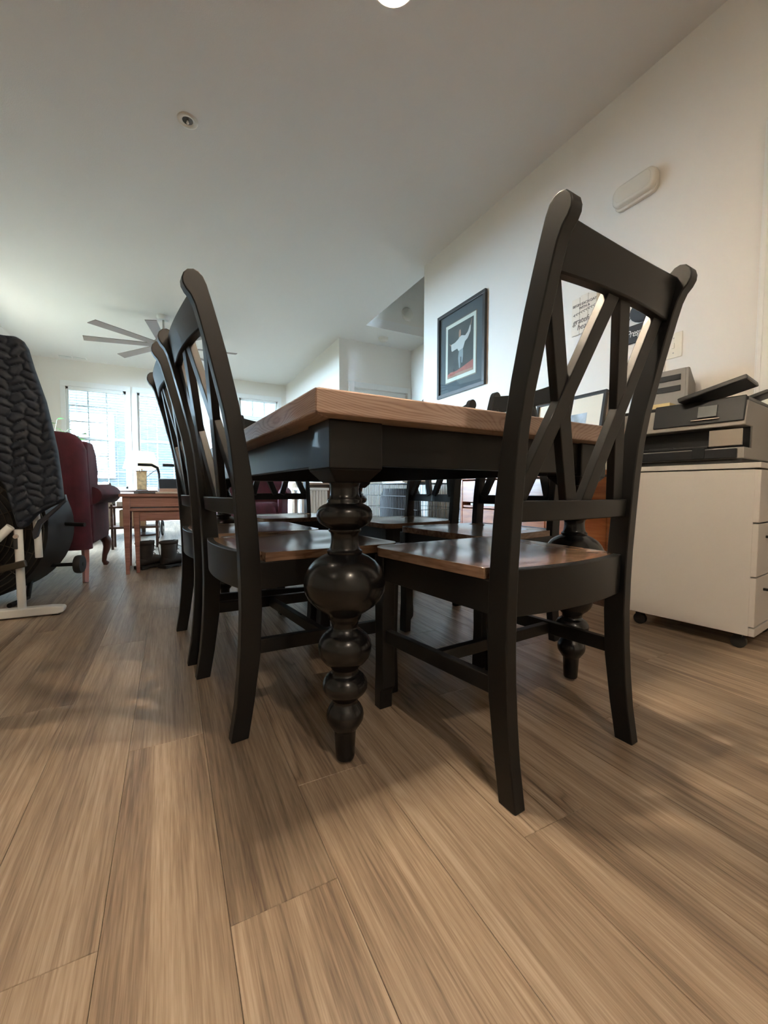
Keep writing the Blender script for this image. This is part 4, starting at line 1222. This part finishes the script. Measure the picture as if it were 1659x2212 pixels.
# side table with lamp behind
stb = thing('lamp_table', 'small dark side table carrying the lamp by the window', 'table', (-.31, 6.15, 0))
MB().lathe([(.25, .0), (.25, .022)], (0, 0, .553), 30).build('top', 'darkwood', stb, smooth=40)
MB().lathe([(.16, 0), (.16, .02), (.03, .04), (.028, .5), (.05, .553)], n=18).build('pedestal', 'darkwood', stb, smooth=40)
lm = thing('table_lamp', 'lit table lamp with cream shade and carved square base by the window', 'lamp', (-.31, 6.15, .576))
MB().hexa([(-.052, -.052, .01), (.052, -.052, .01), (.052, .052, .01), (-.052, .052, .01)], [(-.056, -.056, .24), (.056, -.056, .24), (.056, .056, .24), (-.056, .056, .24)]).build('base', 'lampbase', lm, bevel=.004)
MB().box(-.065, .065, -.065, .065, 0, .01).build('foot', 'darkwood', lm)
MB().box(-.062, .062, -.062, .062, .24, .248).build('cap', 'darkwood', lm)
MB().lathe([(.012, .248), (.012, .30), (.008, .36)], n=12).build('neck', 'nickel', lm, smooth=40)
MB().lathe([(.205, .275), (.205, .28), (.145, .485), (.143, .49), (.138, .48), (.199, .277)], n=34).build('shade', 'shade', lm, smooth=50)

# rollator behind the nesting tables
ro = thing('rollator', 'black rollator walker with bag and curved handlebars behind the nesting tables', 'walker', (.02, 5.75, 0), D(-6))
for s in (-1, 1):
    x = s * .13
    MB().tube([(x, -.16, .10), (x, -.06, .45), (x, .0, .70), (x, .01, .78), (x - .01, -.03, .85), (x - .06, -.10, .878), (x - .20, -.14, .878)], [.013, .013, .014, .015, .016, .017, .018], 12).build('handlebar', 'fanblack', ro, smooth=60)
    MB().tube([(x, .22, .10), (x, .05, .52)], .012, 10).build('rear_tube', 'fanblack', ro, smooth=60)
    for (y, r) in ((-.16, .10), (.22, .09)):
        w = MB().tube([(x, y + r * math.cos(2 * PI * k / 28), r + .0 + r * math.sin(2 * PI * k / 28) * .999 + .011) for k in range(28)], .011, 8, close=True).build('wheel', 'rubber', ro, smooth=60)
        wm = MB()
        for k in range(5):
            a = 2 * PI * k / 5
            wm.bar((x, y, r + .011), (x, y + r * .93 * math.cos(a), r + .011 + r * .93 * math.sin(a)), .012, .030, side=(1, 0, 0))
        wm.lathe([(.025, -.014), (.025, .014)], (x, y, r + .011), 14, 'x')
        wm.build('spokes', 'whitemetal', w)
MB().hexa([(-.115, -.14, .55), (.115, -.14, .55), (.115, .06, .55), (-.115, .06, .55)], [(-.125, -.16, .715), (.125, -.16, .715), (.125, .08, .715), (-.125, .08, .715)]).build('bag', 'cloth_black', ro, bevel=.012)
MB().tube([(-.13, .03, .50), (.13, .03, .50)], .012, 8).build('cross_tube', 'fanblack', ro, smooth=60)
MB().box(-.12, .12, -.12, .16, .515, .54).build('seat', 'cloth_black', ro, bevel=.008)
MB().tube([(-.14, -.05, .83), (-.20, -.09, .78), (-.24, -.11, .74)], .004, 6).build('brake_cable', 'rubber', ro)

# low shelf behind, seen between the wingback chair and the nesting table
sf = thing('low_shelf', 'low dark shelf with boxes beyond the nesting tables', 'shelf', (-.52, 4.75, 0))
MB().box(0, .42, 0, .26, .40, .42).build('shelf_board', 'darkwood', sf)
MB().box(0, .42, 0, .26, .20, .22).build('shelf_board', 'darkwood', sf)
for (x, y) in ((.01, .01), (.39, .01), (.01, .23), (.39, .23)):
    MB().box(x, x + .02, y, y + .02, 0, .44).build('upright', 'darkwood', sf)
flat('carton', 'lighttan', -.33, 4.88, .221, .22, .20, .16, 0, 'tan carton on the low dark shelf', 'box')
flat('paper_tray', 'paper', -.31, 4.88, .421, .30, .22, .045, 0, 'white paper tray on top of the low dark shelf', 'tray')

# house plant
pp = thing('potted_plant', 'green leafy house plant in front of the far windows, behind the wingback chair', 'plant', (-1.36, 6.75, 0))
MB().lathe([(.10, 0), (.13, .12), (.15, .26), (.16, .28), (.15, .285), (.14, .25)], (0, 0, .55), 24).build('pot', 'pot', pp, smooth=45)
MB().lathe([(.16, 0), (.16, .02), (.03, .03), (.03, .53), (.18, .535), (.18, .549)], n=20).build('plant_stand', 'darkwood', pp, smooth=40)
leafm = None
rnd = random.Random(4)
for (dx, dy, h) in ((.10, -.05, .72), (.20, .0, .60), (.34, .05, .55), (-.06, .05, .70), (.02, -.1, .52), (.26, -.1, .46)):
    top = Vector((dx, dy, .80 + h * .95))
    base = Vector((dx * .1, dy * .1, .80))
    pts = [base, base.lerp(top, .4) + Vector((0, 0, .06)), base.lerp(top, .75) + Vector((0, 0, .05)), top]
    stp = MB().tube(pts, [.006, .005, .004, .002], 6).build('stem', 'stem', pp, smooth=60)
    for k in range(7):
        f = .40 + .6 * k / 6
        p = base.lerp(top, f) + Vector((0, 0, .05 * math.sin(PI * f)))
        if leafm is None:
            mb = MB()
            mb.v = [(0, 0, 0), (.03, .022, .006), (.065, .024, .004), (.10, 0, -.012), (.065, -.024, .004), (.03, -.022, .006), (.05, 0, -.003)]
            mb.f = [(0, 6, 1), (1, 6, 2), (2, 6, 3), (3, 6, 4), (4, 6, 5), (5, 6, 0)]
            leafm = mb.mesh('leaf'); leafm.materials.append(MT['leaf'])
        lf = bpy.data.objects.new('leaf', leafm); COL.objects.link(lf); lf.parent = pp
        lf.location = p; lf.rotation_euler = (rnd.uniform(-.5, .5), rnd.uniform(-.4, .3), (k % 2) * PI + rnd.uniform(-.7, .7) + .6)
        sm = lf.modifiers.new('thick', 'SOLIDIFY'); sm.thickness = .0012
        s_ = rnd.uniform(.8, 1.15); lf.scale = (s_, s_, s_)

# far pieces seen beneath and beyond the table
hu = thing('dark_hutch', 'tall dark wood hutch by the far wall under the small high window', 'cabinet', (1.06, 7.2, 0))
MB().box(0, .75, 0, .40, 0, .85).build('lower_body', 'darkwood', hu, bevel=.004)
MB().box(.03, .72, .10, .40, .85, 1.66).build('upper_body', 'darkwood', hu, bevel=.004)
MB().box(-.0, .75, .06, .42, 1.66, 1.70).build('cornice', 'darkwood', hu, bevel=.006)
for k in range(2):
    d = MB().box(.04 + k * .34, .37 + k * .34, -.015, .0, .08, .80).build('cabinet_door', 'darkwood', hu, bevel=.004)
    MB().sphere((.34 + k * .07, -.025, .5), .012).build('knob', 'nickel', d, smooth=60)
    MB().box(.05 + k * .33, .37 + k * .33, .085, .10, .88, 1.64).build('upper_door', 'darkwood', hu, bevel=.004)
bk = thing('bookcase', 'low tan wood bookcase with books, seen below the table behind the turned leg', 'bookcase', (1.50, 5.35, 0))
MB().box(0, .56, .28, .30, 0, .68).build('back_panel', 'tanwood', bk)
MB().box(0, .56, 0, .30, .66, .685).build('top_board', 'tanwood', bk, bevel=.003)
MB().box(0, .02, 0, .28, 0, .66).build('side_board', 'tanwood', bk)
MB().box(.54, .56, 0, .28, 0, .66).build('side_board', 'tanwood', bk)
MB().box(.02, .54, 0, .28, .05, .07).build('shelf_board', 'tanwood', bk)
bx = 1.535
for k, (w, h, m_, c_) in enumerate(((.03, .38, 'paper', 'white'), (.025, .40, 'darkpaper', 'black'), (.04, .37, 'paper', 'cream'), (.03, .39, 'darkpaper', 'dark'), (.035, .36, 'paper', 'pale'), (.03, .41, 'pinkpaper', 'reddish'), (.04, .37, 'paper', 'off-white'))):
    t = tag(MB().box(0, w, 0, .20, 0, h).build('book', m_, bevel=.002), c_ + ' upright book in the tan bookcase, %s from the left' % ('first second third fourth fifth sixth last'.split()[k]), 'book', 'books in the tan bookcase')
    t.location = (bx, 5.38, .071); bx += w + .003
lb = thing('white_basket', 'white slatted basket beside the tan bookcase in the distance', 'basket', (1.44, 4.60, 0))
for k in range(9):
    MB().box(-.15 + k * .034, -.13 + k * .034, -.13, -.12, .03, .60).build('slat', 'basketwhite', lb)
MB().box(-.16, .16, -.12, .12, .03, .58).build('liner', 'basketwhite', lb, bevel=.01)
MB().box(-.17, .17, -.14, .14, .58, .61).build('rim', 'basketwhite', lb, bevel=.006)
MB().box(-.15, .15, -.12, .12, 0, .03).build('base', 'basketwhite', lb)
